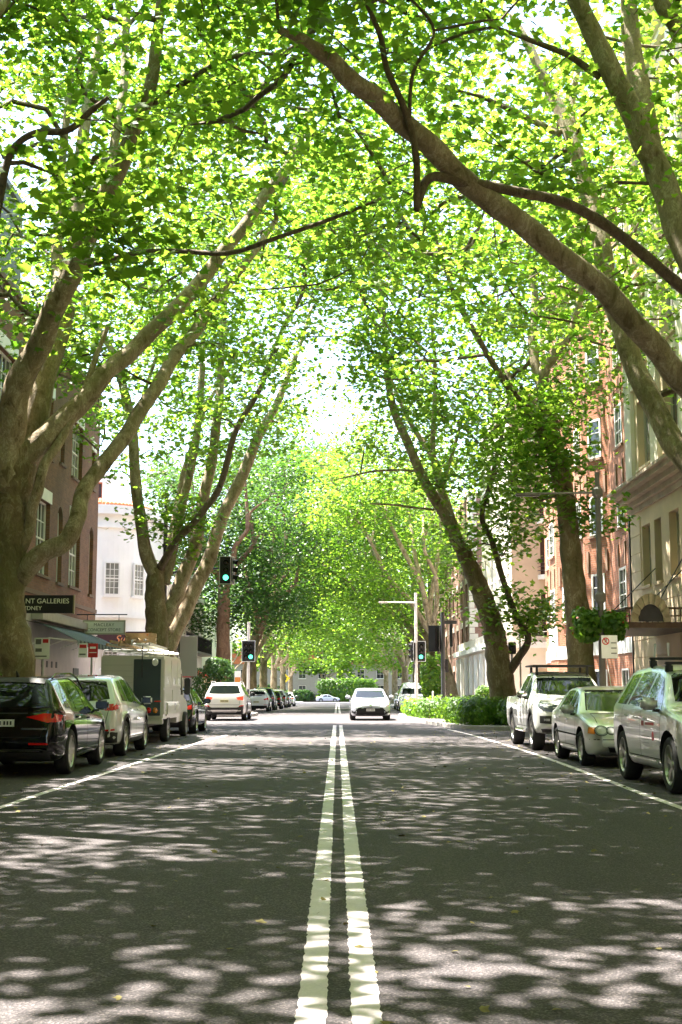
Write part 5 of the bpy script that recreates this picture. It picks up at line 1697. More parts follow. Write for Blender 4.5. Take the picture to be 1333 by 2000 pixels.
# ------------------------------------------------------------------ foliage
def leaf_mat(name, c_lo, c_hi, t_lo, t_hi, tw=.55):
    m = bpy.data.materials.new(name)
    m.use_nodes = True
    t = m.node_tree
    t.nodes.clear()
    out = node(t, 'ShaderNodeOutputMaterial')
    at = node(t, 'ShaderNodeAttribute', attribute_name='rnd')
    d = ramp(t, at.outputs['Fac'], [(0, c_lo), (1, c_hi)])
    tr = ramp(t, at.outputs['Fac'], [(0, t_lo), (1, t_hi)])
    df = node(t, 'ShaderNodeBsdfPrincipled')
    df.inputs['Roughness'].default_value = .42
    df.inputs['Specular IOR Level'].default_value = .35
    tl = node(t, 'ShaderNodeBsdfTranslucent')
    t.links.new(d.outputs[0], df.inputs['Base Color'])
    t.links.new(tr.outputs[0], tl.inputs['Color'])
    mx = node(t, 'ShaderNodeMixShader')
    mx.inputs[0].default_value = tw
    t.links.new(df.outputs[0], mx.inputs[1]); t.links.new(tl.outputs[0], mx.inputs[2])
    t.links.new(mx.outputs[0], out.inputs['Surface'])
    MATS[name] = m
    return m
LEAF = leaf_mat('plane_leaf', (.035, .10, .012), (.10, .18, .022), (.10, .27, .013), (.37, .54, .05), .56)
LEAFD = leaf_mat('dark_leaf', (.025, .065, .018), (.06, .12, .025), (.05, .15, .02), (.14, .28, .03), .42)
HEDGE = leaf_mat('hedge_leaf', (.03, .085, .012), (.10, .19, .025), (.10, .25, .012), (.28, .48, .035), .5)

def bark_mat(name, dark, mid, pale, moss=.35, sc=3.2):
    m = bpy.data.materials.new(name)
    m.use_nodes = True
    t = m.node_tree
    b = t.nodes['Principled BSDF']
    b.inputs['Roughness'].default_value = .85
    tc = node(t, 'ShaderNodeTexCoord')
    mp = node(t, 'ShaderNodeMapping')
    mp.inputs['Scale'].default_value = (1.4, 1.4, .75)
    t.links.new(tc.outputs['Object'], mp.inputs['Vector'])
    n1 = node(t, 'ShaderNodeTexNoise', Scale=sc, Detail=5.0, Roughness=.65)
    n1.inputs['Distortion'].default_value = .6
    n2 = node(t, 'ShaderNodeTexNoise', Scale=sc * 7, Detail=6.0, Roughness=.7)
    n3 = node(t, 'ShaderNodeTexNoise', Scale=.7, Detail=4.0, Roughness=.6)
    for n in (n1, n2, n3):
        t.links.new(mp.outputs[0], n.inputs['Vector'])
    r = ramp(t, n1.outputs['Fac'], [(.34, dark), (.44, mid), (.52, mid), (.57, pale), (.68, pale)])
    r.color_ramp.elements.new(.62).color = (*mid, 1)
    g = ramp(t, n2.outputs['Fac'], [(.3, (.70, .70, .70)), (.7, (1.25, 1.25, 1.25))])
    mx = node(t, 'ShaderNodeMix', data_type='RGBA', blend_type='MULTIPLY'); mx.inputs['Factor'].default_value = 1
    t.links.new(r.outputs[0], mx.inputs['A']); t.links.new(g.outputs[0], mx.inputs['B'])
    mo = ramp(t, n3.outputs['Fac'], [(.45, (0, 0, 0)), (.65, (moss, moss, moss))])
    mx2 = node(t, 'ShaderNodeMix', data_type='RGBA')
    t.links.new(mo.outputs[0], mx2.inputs['Factor'])
    t.links.new(mx.outputs['Result'], mx2.inputs['A'])
    mx2.inputs['B'].default_value = (.085, .085, .022, 1)
    t.links.new(mx2.outputs['Result'], b.inputs['Base Color'])
    bp = node(t, 'ShaderNodeBump', Strength=.7, Distance=.03)
    t.links.new(n2.outputs['Fac'], bp.inputs['Height'])
    bp2 = node(t, 'ShaderNodeBump', Strength=.5, Distance=.05)
    t.links.new(n1.outputs['Fac'], bp2.inputs['Height']); t.links.new(bp.outputs[0], bp2.inputs['Normal'])
    t.links.new(bp2.outputs[0], b.inputs['Normal'])
    MATS[name] = m
    return m
BARK = bark_mat('plane_bark', (.14, .10, .055), (.30, .23, .145), (.47, .39, .27), .38)
BARKT = bark_mat('trunk_bark', (.09, .06, .03), (.19, .135, .072), (.31, .245, .15), .70, 2.4)
BARKD = bark_mat('dark_branch_bark', (.06, .04, .025), (.13, .092, .06), (.20, .15, .10), .2, 6)
BARKR = bark_mat('red_bark', (.12, .06, .035), (.24, .13, .08), (.34, .21, .13), .1)

# leaf outlines (unit size), fan around the middle: five pointed lobes / three lobes
LOB5 = [(0, -.42), (.20, -.34), (.46, -.40), (.36, -.14), (.56, .10), (.27, .12), (.20, .30), (0, .62), (-.20, .30), (-.27, .12), (-.56, .10), (-.36, -.14), (-.46, -.40), (-.20, -.34)]
LOB3 = [(0, -.45), (.40, -.25), (.50, .12), (.20, .18), (0, .58), (-.20, .18), (-.50, .12), (-.40, -.25)]
LOB2 = [(0, -.5), (.42, -.05), (0, .6), (-.42, -.05)]

def leaves_mesh(name, pos, nrm, yaw, size, m, lob, rnd, fold=.16):
    """One mesh with a leaf-shaped polygon for every position."""
    n = len(pos); k = len(lob)
    L = np.array(lob)
    z = -fold * np.abs(L[:, 0]) * 1.2 - .10 * (L[:, 1] - .1) ** 2
    T = np.column_stack([L, z])
    nr = nrm / np.linalg.norm(nrm, axis=1, keepdims=True)
    ref = np.column_stack([np.cos(yaw), np.sin(yaw), np.zeros(n)])
    a = np.cross(ref, nr); a /= np.maximum(np.linalg.norm(a, axis=1, keepdims=True), 1e-6)
    b = np.cross(nr, a)
    V = pos[:, None, :] + size[:, None, None] * (T[None, :, 0, None] * a[:, None, :] + T[None, :, 1, None] * b[:, None, :] + T[None, :, 2, None] * nr[:, None, :])
    V = V.reshape(-1, 3)
    if k > 4:      # fan from a middle vertex
        C = pos + nr * (size * .03)[:, None]
        V = np.concatenate([V.reshape(n, k, 3), C[:, None, :]], axis=1).reshape(-1, 3)
        kk = k + 1
        i = np.arange(k)
        tri = np.column_stack([i, (i + 1) % k, np.full(k, k)])
        Fc = (tri[None] + (np.arange(n) * kk)[:, None, None]).reshape(-1)
        npoly = n * k; per = 3
    else:
        kk = k
        Fc = np.arange(n * k); npoly = n; per = 4
    me = bpy.data.meshes.new(name)
    me.vertices.add(len(V)); me.vertices.foreach_set('co', V.astype(np.float32).ravel())
    me.loops.add(npoly * per); me.loops.foreach_set('vertex_index', Fc.astype(np.int32))
    me.polygons.add(npoly)
    me.polygons.foreach_set('loop_start', (np.arange(npoly) * per).astype(np.int32))
    try:
        me.polygons.foreach_set('loop_total', np.full(npoly, per, np.int32))
    except Exception:
        pass
    at = me.attributes.new('rnd', 'FLOAT', 'POINT')
    at.data.foreach_set('value', np.repeat(rnd, kk).astype(np.float32))
    me.update(calc_edges=True)
    me.materials.append(m)
    return me

def limb_pts(pix, zscale=1.0):
    """(u, v, Y, radius) -> smoothed world points with radius."""
    W = [(*P(u, v, Y), r) for (u, v, Y, r) in pix]
    return W

class TreeB:
    def __init__(s, name, base, label, group='plane trees lining the street', bark=None, leaf=None):
        s.base = Vector(base)
        s.root = empty(name, base, 0, label, 'tree', group)
        bpy.context.view_layer.update()
        s.nodes = []           # (x, y, z) skeleton points leaves may spring from
        s.bark = bark or BARK; s.leaf = leaf or LEAF
    def _put(s, o):
        o.matrix_parent_inverse = Matrix.Translation(-s.base)
        return o
    def trunk(s, W, m=None, flare=True, seg=18):
        A = smooth_path(W, 7)
        b = MB()
        rad = []
        for i, q in enumerate(A):
            h = q[2] - s.base.z
            fl = 1 + (.55 * math.exp(-max(h, 0) / .45) if flare else 0)
            rad.append(q[3] * fl * (1 + .05 * math.sin(i * 1.7 + s.base.y)))
        b.tube([q[:3] for q in A], rad, seg)
        # uneven surface: swellings
        V = np.array(b.v)
        wob = 1 + .05 * np.sin(V[:, 2] * 2.1 + np.arctan2(V[:, 1] - s.base.y, V[:, 0] - s.base.x) * 3) 
        cx = np.repeat(A[:, :3], seg, axis=0)
        V2 = cx + (V[:len(cx)] - cx) * wob[:len(cx), None]
        b.v = [tuple(q) for q in V2]
        return s._put(b.build('trunk', m or BARKT, s.root, smooth=True))
    def limb(s, W, m=None, spring=.35, seg=12, name='branch'):
        A = smooth_path(W, 6)
        # small natural kinks
        n = len(A)
        ph = rng.uniform(0, 6)
        for i in range(1, n - 1):
            r = A[i, 3]
            A[i, 0] += .12 * r * math.sin(i * .6 + ph); A[i, 1] += .12 * r * math.cos(i * .5 + ph); A[i, 2] += .10 * r * math.sin(i * .8 + ph)
            A[i, 3] *= 1 + .035 * math.sin(i * 1.3 + ph)
        b = MB().tube([q[:3] for q in A], [q[3] for q in A], seg)
        o = s._put(b.build(name, m or s.bark, s.root, smooth=True))
        for q in A[int(n * spring):]:
            s.nodes.append(q[:3])
        return o
    def crown(s, centres, per=55, spread=.62, size=(.13, .22), lob=LOB5, leafparts=0, flat=.55, twigr=.012, twig_m=None, tilt=.55, density=1.0):
        """Twigs grow from the limbs to every leaf clump; leaves sit round the clumps."""
        C = np.array(centres)
        N = np.array(s.nodes)
        pts = [tuple(p) for p in N]; par = [-1] * len(N); cnt = [0] * len(N)
        d = np.min(np.linalg.norm(C[:, None, :] - N[None, :, :], axis=2), axis=1)
        order = np.argsort(d)
        arr = np.empty((len(N) + len(C) * 6, 3)); arr[:len(N)] = N; na = len(N)
        chains = []
        for ci in order:
            c = C[ci]
            q = arr[:na]
            dd = np.linalg.norm(q - c, axis=1) + .5 * np.maximum(0, q[:, 2] - c[2])
            j = int(np.argmin(dd))
            a = arr[j].copy()
            L = np.linalg.norm(c - a)
            k = max(2, min(5, int(L / .55)))
            prev = j; ch = [j]
            side = nrg.normal(0, .10 * L, 3)
            for i in range(1, k + 1):
                t = i / k
                p = a + (c - a) * t + side * math.sin(math.pi * t) + np.array([0, 0, .10 * L * math.sin(math.pi * t)])
                if i < k: p += nrg.normal(0, .05, 3)
                arr[na] = p; par.append(prev); cnt.append(0); prev = na; ch.append(na); na += 1
            chains.append(ch)
            x = prev
            while x >= 0:
                cnt[x] += 1
                x = par[x]
        b = MB()
        for ch in chains:
            pp = [arr[i] for i in ch]
            rr = [min(.075, twigr * (max(1, cnt[i]) ** .55)) for i in ch]
            rr[0] = rr[1]
            rr[-1] = twigr * .5
            b.tube(pp, rr, 5, cap=False)
        tw = s._put(b.build('twigs', twig_m or BARKD, s.root, smooth=True, fix=False))
        tw['kind'] = 'stuff'
        # leaves
        pos = []
        for ch, ci in zip(chains, order):
            n = max(4, int(nrg.poisson(per * density)))
            c = C[ci]
            prevp = arr[ch[-2]]
            q = nrg.normal(0, 1, (n, 3)) * np.array([spread, spread, spread * flat])
            t = nrg.random((n, 1)) ** 1.5
            pos.append(c + q - (c - prevp) * t * .5)
        pos = np.concatenate(pos)
        n = len(pos)
        nrm = np.column_stack([nrg.normal(0, tilt, n), nrg.normal(0, tilt, n), np.ones(n)])
        yaw = nrg.uniform(0, 2 * math.pi, n)
        sz = nrg.uniform(*size, n)
        rnd = np.clip(nrg.normal(.5, .25, n), 0, 1)
        if leafparts:
            # the leaves that show largest become parts of their own
            rel = pos - np.array([0, 0, CAMZ])
            Rm = np.array(CR).T
            cc = rel @ Rm.T
            depth = -cc[:, 2]
            inv = (depth > 1) & (np.abs(cc[:, 0] / depth) < 666 / FPX) & (np.abs(cc[:, 1] / depth) < 1000 / FPX)
            key = np.where(inv, sz / np.maximum(depth, .1), 0)
            pick = np.argsort(-key)[:leafparts]
            pick = pick[key[pick] > 0]
            proto = leaves_mesh('leaf', np.zeros((1, 3)), np.array([[0, 0, 1.]]), np.zeros(1), np.ones(1), s.leaf, LOB5, np.array([.6]))
            for i in pick:
                nz = Vector(nrm[i]).normalized()
                M = nz.to_track_quat('Z', 'Y').to_matrix().to_4x4() @ Matrix.Rotation(yaw[i], 4, 'Z') @ Matrix.Scale(sz[i], 4)
                o = link('leaf', proto, s.root)
                o.matrix_parent_inverse = Matrix.Translation(-s.base)
                o.matrix_basis = Matrix.Translation(Vector(pos[i])) @ M
            keep = np.ones(n, bool); keep[pick] = False
            pos, nrm, yaw, sz, rnd = pos[keep], nrm[keep], yaw[keep], sz[keep], rnd[keep]
        me = leaves_mesh('crown', pos, nrm, yaw, sz, s.leaf, lob, rnd)
        o = s._put(link('crown', me, s.root))
        o['kind'] = 'stuff'
        return o

def clumps(n, centre, radii, zmin=None, keep=None, hollow=.0, mind=.0, seed=1, bough=0):
    """Random clump centres in an ellipsoid."""
    g = np.random.default_rng(seed)
    out = []
    c = np.array(centre); r = np.array(radii)
    tries = 0
    while len(out) < n and tries < n * 60:
        tries += 1
        q = g.uniform(-1, 1, 3)
        l = np.linalg.norm(q)
        if l > 1 or l < hollow: continue
        p = c + q * r
        if bough and out and len(out) % bough:      # stay on the same bough
            p = np.array(out[-(len(out) % bough)]) + g.normal(0, 1, 3) * np.array([1.0, 1.0, .6]) * (bough / 7) ** .33
        if zmin is not None and p[2] < (zmin(p) if callable(zmin) else zmin): continue
        if keep is not None and not keep(p): continue
        if mind and out and np.min(np.linalg.norm(np.array(out) - p, axis=1)) < mind: continue
        out.append(p)
    return out
def proj(p):
    """Picture position of a world point."""
    r = np.array(CR).T @ (np.array(p) - np.array([0, 0, CAMZ]))
    return 666.5 + FPX * r[0] / -r[2], 1000 - FPX * r[1] / -r[2]
# ------------------------------------------------------------------ trees
def px(L): return limb_pts(L)
def lerp_limb(a, b_, r0, r1, n=5, arch=.12, wob=.25):
    a = Vector(a); b_ = Vector(b_); L = (b_ - a).length
    out = []
    for i in range(n):
        t = i / (n - 1)
        p = a.lerp(b_, t) + Vector((0, 0, arch * L * math.sin(math.pi * t)))
        if 0 < i < n - 1: p += Vector((rng.gauss(0, wob), rng.gauss(0, wob), rng.gauss(0, wob * .6)))
        out.append((*p, r0 + (r1 - r0) * t))
    return out

# --- first left tree (behind the black SUV)
A = TreeB('plane_tree', (-7.05, 27.4, .13), 'big spreading plane tree behind the black SUV, first on the left')
A.trunk([(-7.05, 27.4, .05, .64), *px([(16, 1290, 27.4, .58), (8, 1200, 27.4, .44), (12, 1100, 27.4, .42), (20, 1000, 27.4, .42), (28, 930, 27.4, .43), (34, 870, 27.4, .40)])])
A.limb(px([(20, 950, 27.3, .36), (15, 860, 27.1, .33), (38, 760, 26.8, .29), (80, 660, 26.4, .25), (125, 570, 26.0, .23), (160, 490, 25.7, .21), (200, 400, 25.3, .19), (245, 300, 24.8, .165), (290, 180, 24.2, .14), (310, 60, 23.6, .11), (318, -60, 23, .08)]))
A.limb(px([(38, 910, 27.5, .34), (72, 800, 27.7, .29), (104, 680, 28.0, .26), (132, 570, 28.4, .23), (148, 470, 28.7, .20), (155, 360, 29.0, .17), (168, 220, 29.4, .13), (200, 60, 29.8, .09)]))
A.limb(px([(40, 900, 27.4, .30), (100, 845, 27.5, .25), (168, 775, 27.7, .215), (227, 712, 28.0, .20), (282, 662, 28.3, .19), (350, 597, 28.6, .18), (415, 520, 29.0, .165), (470, 450, 29.3, .15), (520, 380, 29.6, .13), (575, 300, 30, .10), (605, 215, 30.5, .07)]))
A.limb(px([(35, 1130, 27.4, .25), (75, 1088, 27.3, .22), (120, 1062, 27.2, .20), (152, 1020, 27.3, .18), (158, 970, 27.6, .175), (196, 915, 28.0, .175), (245, 850, 28.6, .17), (292, 778, 29.3, .165), (338, 703, 30.0, .16), (385, 641, 30.7, .15), (430, 575, 31.3, .13), (490, 500, 32, .10), (540, 430, 33, .07)]))
A.limb(px([(30, 1100, 27.4, .13), (52, 1050, 27.3, .13), (62, 1005, 27.2, .12), (72, 960, 27.1, .12), (90, 905, 27.2, .11), (118, 860, 27.4, .10), (150, 800, 27.6, .09), (180, 720, 27.8, .07), (210, 640, 28, .05)]), seg=9)
A.limb(px([(150, 540, 26.2, .07), (165, 524, 26.0, .06), (250, 497, 25.6, .055), (350, 490, 25.2, .055), (445, 495, 24.8, .05), (540, 465, 24.4, .045), (667, 420, 24.0, .04), (745, 388, 23.6, .025)]), BARKD, seg=8)
A.limb(px([(282, 215, 24.5, .07), (340, 175, 24.2, .06), (420, 125, 23.8, .05), (490, 105, 23.5, .045), (555, 108, 23.2, .03)]), BARKD, seg=8)
A.limb(px([(118, 560, 28.2, .15), (112, 480, 29, .13), (118, 380, 29.6, .11), (128, 250, 30, .09), (140, 120, 30.5, .07)]), seg=9)
A.limb(px([(195, 410, 25.4, .10), (215, 330, 25.9, .10), (235, 220, 26.4, .10), (245, 110, 26.9, .09), (250, 0, 27.3, .08)]), seg=9)
def zA(p):
    return 8.7 if p[1] > 26.5 else 12.0
cl = clumps(330, (-5.6, 28, 14.8), (9.2, 9.5, 6.6), zmin=zA, mind=.55, seed=3)
cl += clumps(110, (-6, 28, 17.4), (9.0, 9.5, 3.2), zmin=14.5, mind=.45, seed=4, bough=7)  # extra upper clumps, added to deepen the shade on the road
A.crown(cl, per=72, spread=.53, size=(.13, .21), leafparts=200)

# --- second left tree, splitting low into many stems
B = TreeB('plane_tree', (-7.0, 48.6, .13), 'many stemmed plane tree behind the service truck, second on the left')
B.trunk([(-7.0, 48.6, .05, .50), *px([(304, 1280, 48.6, .46), (306, 1220, 48.6, .42), (304, 1160, 48.6, .38), (306, 1110, 48.6, .33)])])
B.limb(px([(306, 1130, 48.6, .30), (284, 1068, 48.4, .25), (270, 985, 48.2, .22), (262, 880, 48.0, .20), (250, 790, 47.8, .18), (225, 700, 47.5, .15), (182, 625, 47.2, .12), (148, 565, 47, .08)]))
B.limb(px([(318, 1220, 48.8, .32), (340, 1170, 49.0, .30), (360, 1125, 49.2, .28), (384, 1050, 49.4, .25), (402, 955, 49.6, .22), (419, 868, 49.8, .20), (427, 795, 50, .18), (432, 715, 50.2, .15), (437, 620, 50.4, .12), (445, 540, 50.6, .07)]))
B.limb(px([(322, 1290, 49.2, .34), (345, 1225, 49.6, .31), (378, 1160, 50.0, .29), (408, 1090, 50.4, .27), (440, 1000, 50.8, .25), (478, 918, 51.2, .23), (512, 840, 51.6, .19), (545, 780, 52, .15), (580, 690, 52.5, .10), (610, 600, 53, .06)]))
B.limb(px([(312, 1110, 48.4, .15), (345, 1058, 48.0, .14), (384, 1014, 47.6, .13), (418, 972, 47.2, .125), (440, 920, 46.8, .12), (462, 838, 46.4, .11), (512, 752, 46, .10), (553, 640, 45.6, .085), (590, 575, 45.2, .07), (604, 480, 45, .04)]), BARKD, seg=10)
B.limb(px([(322, 1140, 48.7, .20), (345, 1040, 48.9, .18), (372, 920, 49.1, .16), (390, 800, 49.3, .14), (396, 700, 49.5, .12), (396, 600, 49.7, .08)]))
B.limb(px([(330, 1100, 49.3, .16), (340, 1030, 49.8, .15), (352, 960, 50.2, .14), (372, 885, 50.6, .12), (400, 800, 51, .09), (450, 720, 51.4, .05)]))
B.limb(px([(258, 850, 47.9, .08), (285, 760, 47.6, .07), (310, 680, 47.3, .06), (330, 600, 47, .04)]), seg=8)
cl = clumps(290, (-5.0, 48.3, 16.0), (9.0, 7.8, 7.0), zmin=lambda p: 9.6 if p[0] > -6 else 9.0, keep=lambda p: not (p[0] > -1.4 and p[2] < 16), mind=.6, seed=5)
cl += clumps(10, (-6.2, 48.4, 7.6), (1.4, 1.2, 1.2), seed=6)
B.crown(cl, per=84, spread=.57, size=(.15, .24), lob=LOB3)

# --- near right tree: trunk outside the picture, limbs arching in
Ct = TreeB('plane_tree', (8.0, 21.0, .13), 'near right plane tree whose long limb arches over the road')
Ct.trunk([(8.0, 21.0, .05, .58), (7.9, 21, 1.5, .52), (7.75, 21, 3.0, .48), (7.55, 21, 4.3, .44)])
Ct.limb([(7.7, 21, 3.4, .32), (7.2, 20.8, 4.8, .28), *px([(1420, 830, 20.6, .24), (1333, 745, 20.3, .20), (1270, 668, 20.0, .19), (1200, 590, 19.7, .185), (1100, 500, 19.3, .18), (1000, 425, 18.9, .175), (920, 362, 18.5, .17), (845, 292, 18.1, .165), (770, 222, 17.7, .155), (700, 168, 17.3, .14), (645, 115, 17.0, .12), (590, 78, 16.7, .08), (545, 58, 16.5, .05)])])
Ct.limb([(7.6, 21, 4.2, .16), *px([(1450, 660, 20.8, .13), (1333, 562, 20.2, .10), (1240, 482, 19.8, .092), (1140, 412, 19.4, .088), (1050, 382, 19.0, .08), (960, 366, 18.6, .08), (890, 352, 18.3, .078), (842, 346, 18.1, .07), (826, 372, 18.0, .06), (815, 412, 17.9, .035)])], BARKD, seg=9)
Ct.limb(px([(815, 410, 17.9, .05), (814, 330, 17.8, .05), (808, 270, 17.7, .052), (785, 200, 17.5, .05), (755, 130, 17.3, .045), (740, 60, 17.1, .04), (708, -10, 16.9, .03)]), BARKD, seg=8)
Ct.limb(px([(800, 230, 17.6, .03), (808, 140, 17.5, .028), (848, 60, 17.4, .025), (800, -5, 17.3, .02)]), BARKD, seg=7)
Ct.limb([(7.6, 21, 4.0, .36), (7.3, 21.3, 5.6, .32), *px([(1420, 640, 21.8, .30), (1340, 480, 22.2, .27), (1295, 360, 22.5, .25), (1262, 250, 22.8, .22), (1243, 130, 23.1, .19), (1226, 0, 23.4, .16), (1215, -120, 23.7, .12)])])
Ct.limb(px([(1275, 310, 22.6, .22), (1235, 225, 22.5, .21), (1190, 130, 22.3, .20), (1155, 60, 22.1, .18), (1122, -15, 21.9, .16), (1090, -100, 21.7, .12)]))
Ct.limb([(7.7, 21, 3.6, .30), (7.4, 21.8, 4.9, .27), *px([(1420, 960, 23.0, .25), (1325, 880, 23.8, .23), (1262, 760, 24.5, .22), (1215, 650, 25.1, .21), (1188, 550, 25.6, .20), (1166, 440, 26.0, .19), (1130, 310, 26.4, .17), (1085, 200, 26.8, .14), (1045, 115, 27.1, .11), (1000, 30, 27.4, .07)])])
Ct.limb(px([(1172, 150, 22.4, .07), (1110, 108, 22.2, .06), (1040, 80, 22.0, .05), (965, 52, 21.8, .035)]), BARKD, seg=8)
Ct.limb(px([(1160, 430, 26.0, .08), (1128, 300, 26.6, .09), (1118, 200, 27.1, .08), (1140, 90, 27.5, .06)]), seg=8)
Ct.limb(px([(1333, 75, 21.5, .15), (1300, 20, 21.2, .14), (1270, -40, 21, .12)]), seg=10)
Ct.limb(px([(930, 185 , 26.9, .05), (1000, 215, 26.9, .07), (1060, 245, 26.8, .08), (1095, 262, 26.6, .09)]), seg=8)
def zC(p): return (8.6 if p[0] > 4 else 8.9) if p[1] > 21 or p[0] < 2.5 else 11.0
cl = clumps(370, (4.6, 21.5, 14.2), (9.4, 9.0, 6.4), zmin=zC, mind=.55, seed=9)
cl += clumps(26, (8.4, 22.8, 7.4), (1.6, 2.2, 1.4), seed=10)
Ct.crown(cl, per=72, spread=.53, size=(.13, .21), leafparts=260)

# --- straight right tree in front of the orange brick
D = TreeB('plane_tree', (7.35, 39.0, .13), 'upright plane tree in front of the orange brick apartments')
D.trunk([(7.35, 39.0, .05, .46), *px([(1134, 1260, 39, .40), (1122, 1150, 39, .34), (1112, 1040, 39, .31), (1099, 950, 39, .29), (1080, 850, 39, .27), (1066, 790, 39, .25)])])
D.limb(px([(1072, 820, 39, .25), (1061, 760, 38.9, .21), (1066, 720, 38.7, .17), (1085, 690, 38.5, .15), (1112, 655, 38.3, .13), (1130, 600, 38.1, .10), (1140, 520, 38, .06)]))
D.limb(px([(1066, 790, 39.1, .18), (1050, 730, 39.3, .16), (1040, 660, 39.6, .14), (1045, 570, 39.9, .11), (1030, 480, 40.2, .07)]))
D.limb(px([(1070, 875, 38.9, .13), (1045, 825, 38.6, .12), (1015, 788, 38.3, .11), (970, 720, 37.9, .10), (935, 662, 37.5, .09), (890, 580, 37.1, .075), (862, 500, 36.8, .05), (845, 430, 36.5, .03)]), BARKD, seg=9)
cl = clumps(300, (5.8, 39.4, 15.0), (8.2, 8.4, 6.6), zmin=lambda p: 9.4 if p[0] < 6.6 else 11.2, mind=.6, seed=13)
cl += clumps(48, (5.6, 38.2, 9.0), (1.9, 2.0, 2.2), seed=14)
cl += clumps(6, (7.3, 38.7, 6.7), (.9, .5, .5), seed=15)
D.crown(cl, per=66, spread=.55, size=(.14, .23), lob=LOB3)

# --- leaning right tree in the kerb planter
E = TreeB('plane_tree', (6.15, 47.2, .13), 'leaning plane tree rising from the right hedge planter')
E.trunk([(6.15, 47.2, .05, .50), *px([(976, 1310, 47.2, .46), (966, 1240, 47.2, .40), (945, 1170, 47.1, .36), (925, 1120, 47.0, .33), (902, 1070, 46.9, .30)])])
E.limb(px([(915, 1100, 47, .27), (888, 1045, 46.9, .23), (862, 995, 46.7, .21), (825, 930, 46.4, .19), (790, 850, 46.1, .165), (764, 780, 45.8, .14), (754, 700, 45.5, .11), (750, 610, 45.2, .08), (735, 520, 45, .05)]))
E.limb(px([(905, 1080, 47, .22), (880, 1010, 47.4, .19), (862, 955, 47.8, .16), (852, 905, 48.2, .13), (823, 858, 48.6, .11), (791, 806, 49, .08), (765, 740, 49.4, .05)]))
E.limb(px([(862, 955, 47.8, .12), (846, 890, 47.9, .11), (850, 780, 48, .09), (848, 680, 48.2, .07), (840, 600, 48.4, .05)]), seg=9)
E.limb(px([(864, 950, 47.7, .08), (885, 885, 47.6, .07), (905, 815, 47.5, .06), (940, 760, 47.4, .04)]), seg=8)
E.limb(px([(985, 1325, 47.1, .20), (1005, 1296, 46.9, .16), (1027, 1264, 46.7, .14), (1030, 1235, 46.6, .12), (1006, 1200, 46.5, .115), (980, 1120, 46.4, .11), (960, 1056, 46.3, .10), (942, 1005, 46.2, .095), (962, 930, 46.1, .09), (980, 850, 46, .07), (995, 770, 45.9, .04)]), BARKD, seg=9)
E.limb(px([(848, 996, 46.7, .05), (800, 990, 46.2, .045), (770, 986, 45.9, .04), (722, 984, 45.5, .025)]), seg=7)
E.limb(px([(818, 920, 46.4, .05), (765, 918, 46, .045), (715, 923, 45.7, .04), (652, 938, 45.3, .02)]), seg=7)
cl = clumps(230, (3.6, 46.6, 15.2), (7.4, 6.8, 6.4), zmin=lambda p: 9.2, keep=lambda p: not (p[0] < .6 and p[2] < 16), mind=.6, seed=17)
cl += clumps(40, (5.4, 46.4, 7.8), (2.6, 1.6, 2.0), seed=18)
cl += clumps(16, (6.6, 46.4, 4.0), (1.2, .8, 1.0), seed=19)
E.crown(cl, per=54, spread=.55, size=(.15, .24), lob=LOB3)

# --- near left tree, mostly outside the picture
F_ = TreeB('plane_tree', (-7.1, 14.5, .13), 'near left plane tree with thin dark limb at the picture edge')
F_.trunk([(-7.1, 14.5, .05, .55), (-7.0, 14.6, 1.8, .48), (-6.8, 14.8, 3.6, .44), (-6.6, 15, 5.2, .40)])
F_.limb([(-6.7, 15, 4.6, .22), (-6.0, 15.4, 5.6, .18), *px([(-55, 640, 16.2, .12), (-5, 420, 16.4, .06), (8, 340, 16.4, .055), (32, 285, 16.4, .05), (75, 258, 16.3, .048), (130, 256, 16.2, .046), (175, 220, 16.1, .042), (212, 190, 16, .03)])], BARKD, seg=8)
F_.limb([(-6.7, 15, 4.8, .30), (-6.2, 14.6, 7.0, .25), (-5.2, 14.0, 9.2, .20), (-3.4, 13.4, 11.6, .14), (-1.2, 13, 13.6, .07)])
F_.limb([(-6.7, 15, 5.0, .30), (-7.2, 15.6, 7.6, .25), (-7.6, 16.4, 10.6, .18), (-7.4, 17, 14, .09)])
F_.limb([(-6.7, 15, 4.9, .28), (-6.4, 16.6, 7.4, .22), (-6.3, 18.2, 10.0, .16), (-5.4, 19.6, 12.6, .08)])
F_.limb([(-6.8, 14.6, 4.4, .24), (-7, 12.4, 6.8, .2), (-6.2, 10, 9.6, .14), (-5, 8.6, 12, .07)])
cl = clumps(250, (-4.4, 15.6, 13.6), (8.6, 7.2, 5.6), zmin=lambda p: 9.0 if p[1] < 15 else 11.6, mind=.45, seed=21, bough=8)
cl += clumps(8, (-3.1, 16.6, 8.0), (1.1, 1.0, .9), seed=22)
cl += clumps(90, (-4.8, 14.8, 15.6), (8.6, 8.2, 3.0), zmin=12.6, mind=.4, seed=24, bough=12)  # denser top layer, added to block more sun from the foreground
F_.crown(cl, per=82, spread=.53, size=(.14, .22), leafparts=120, lob=LOB5)

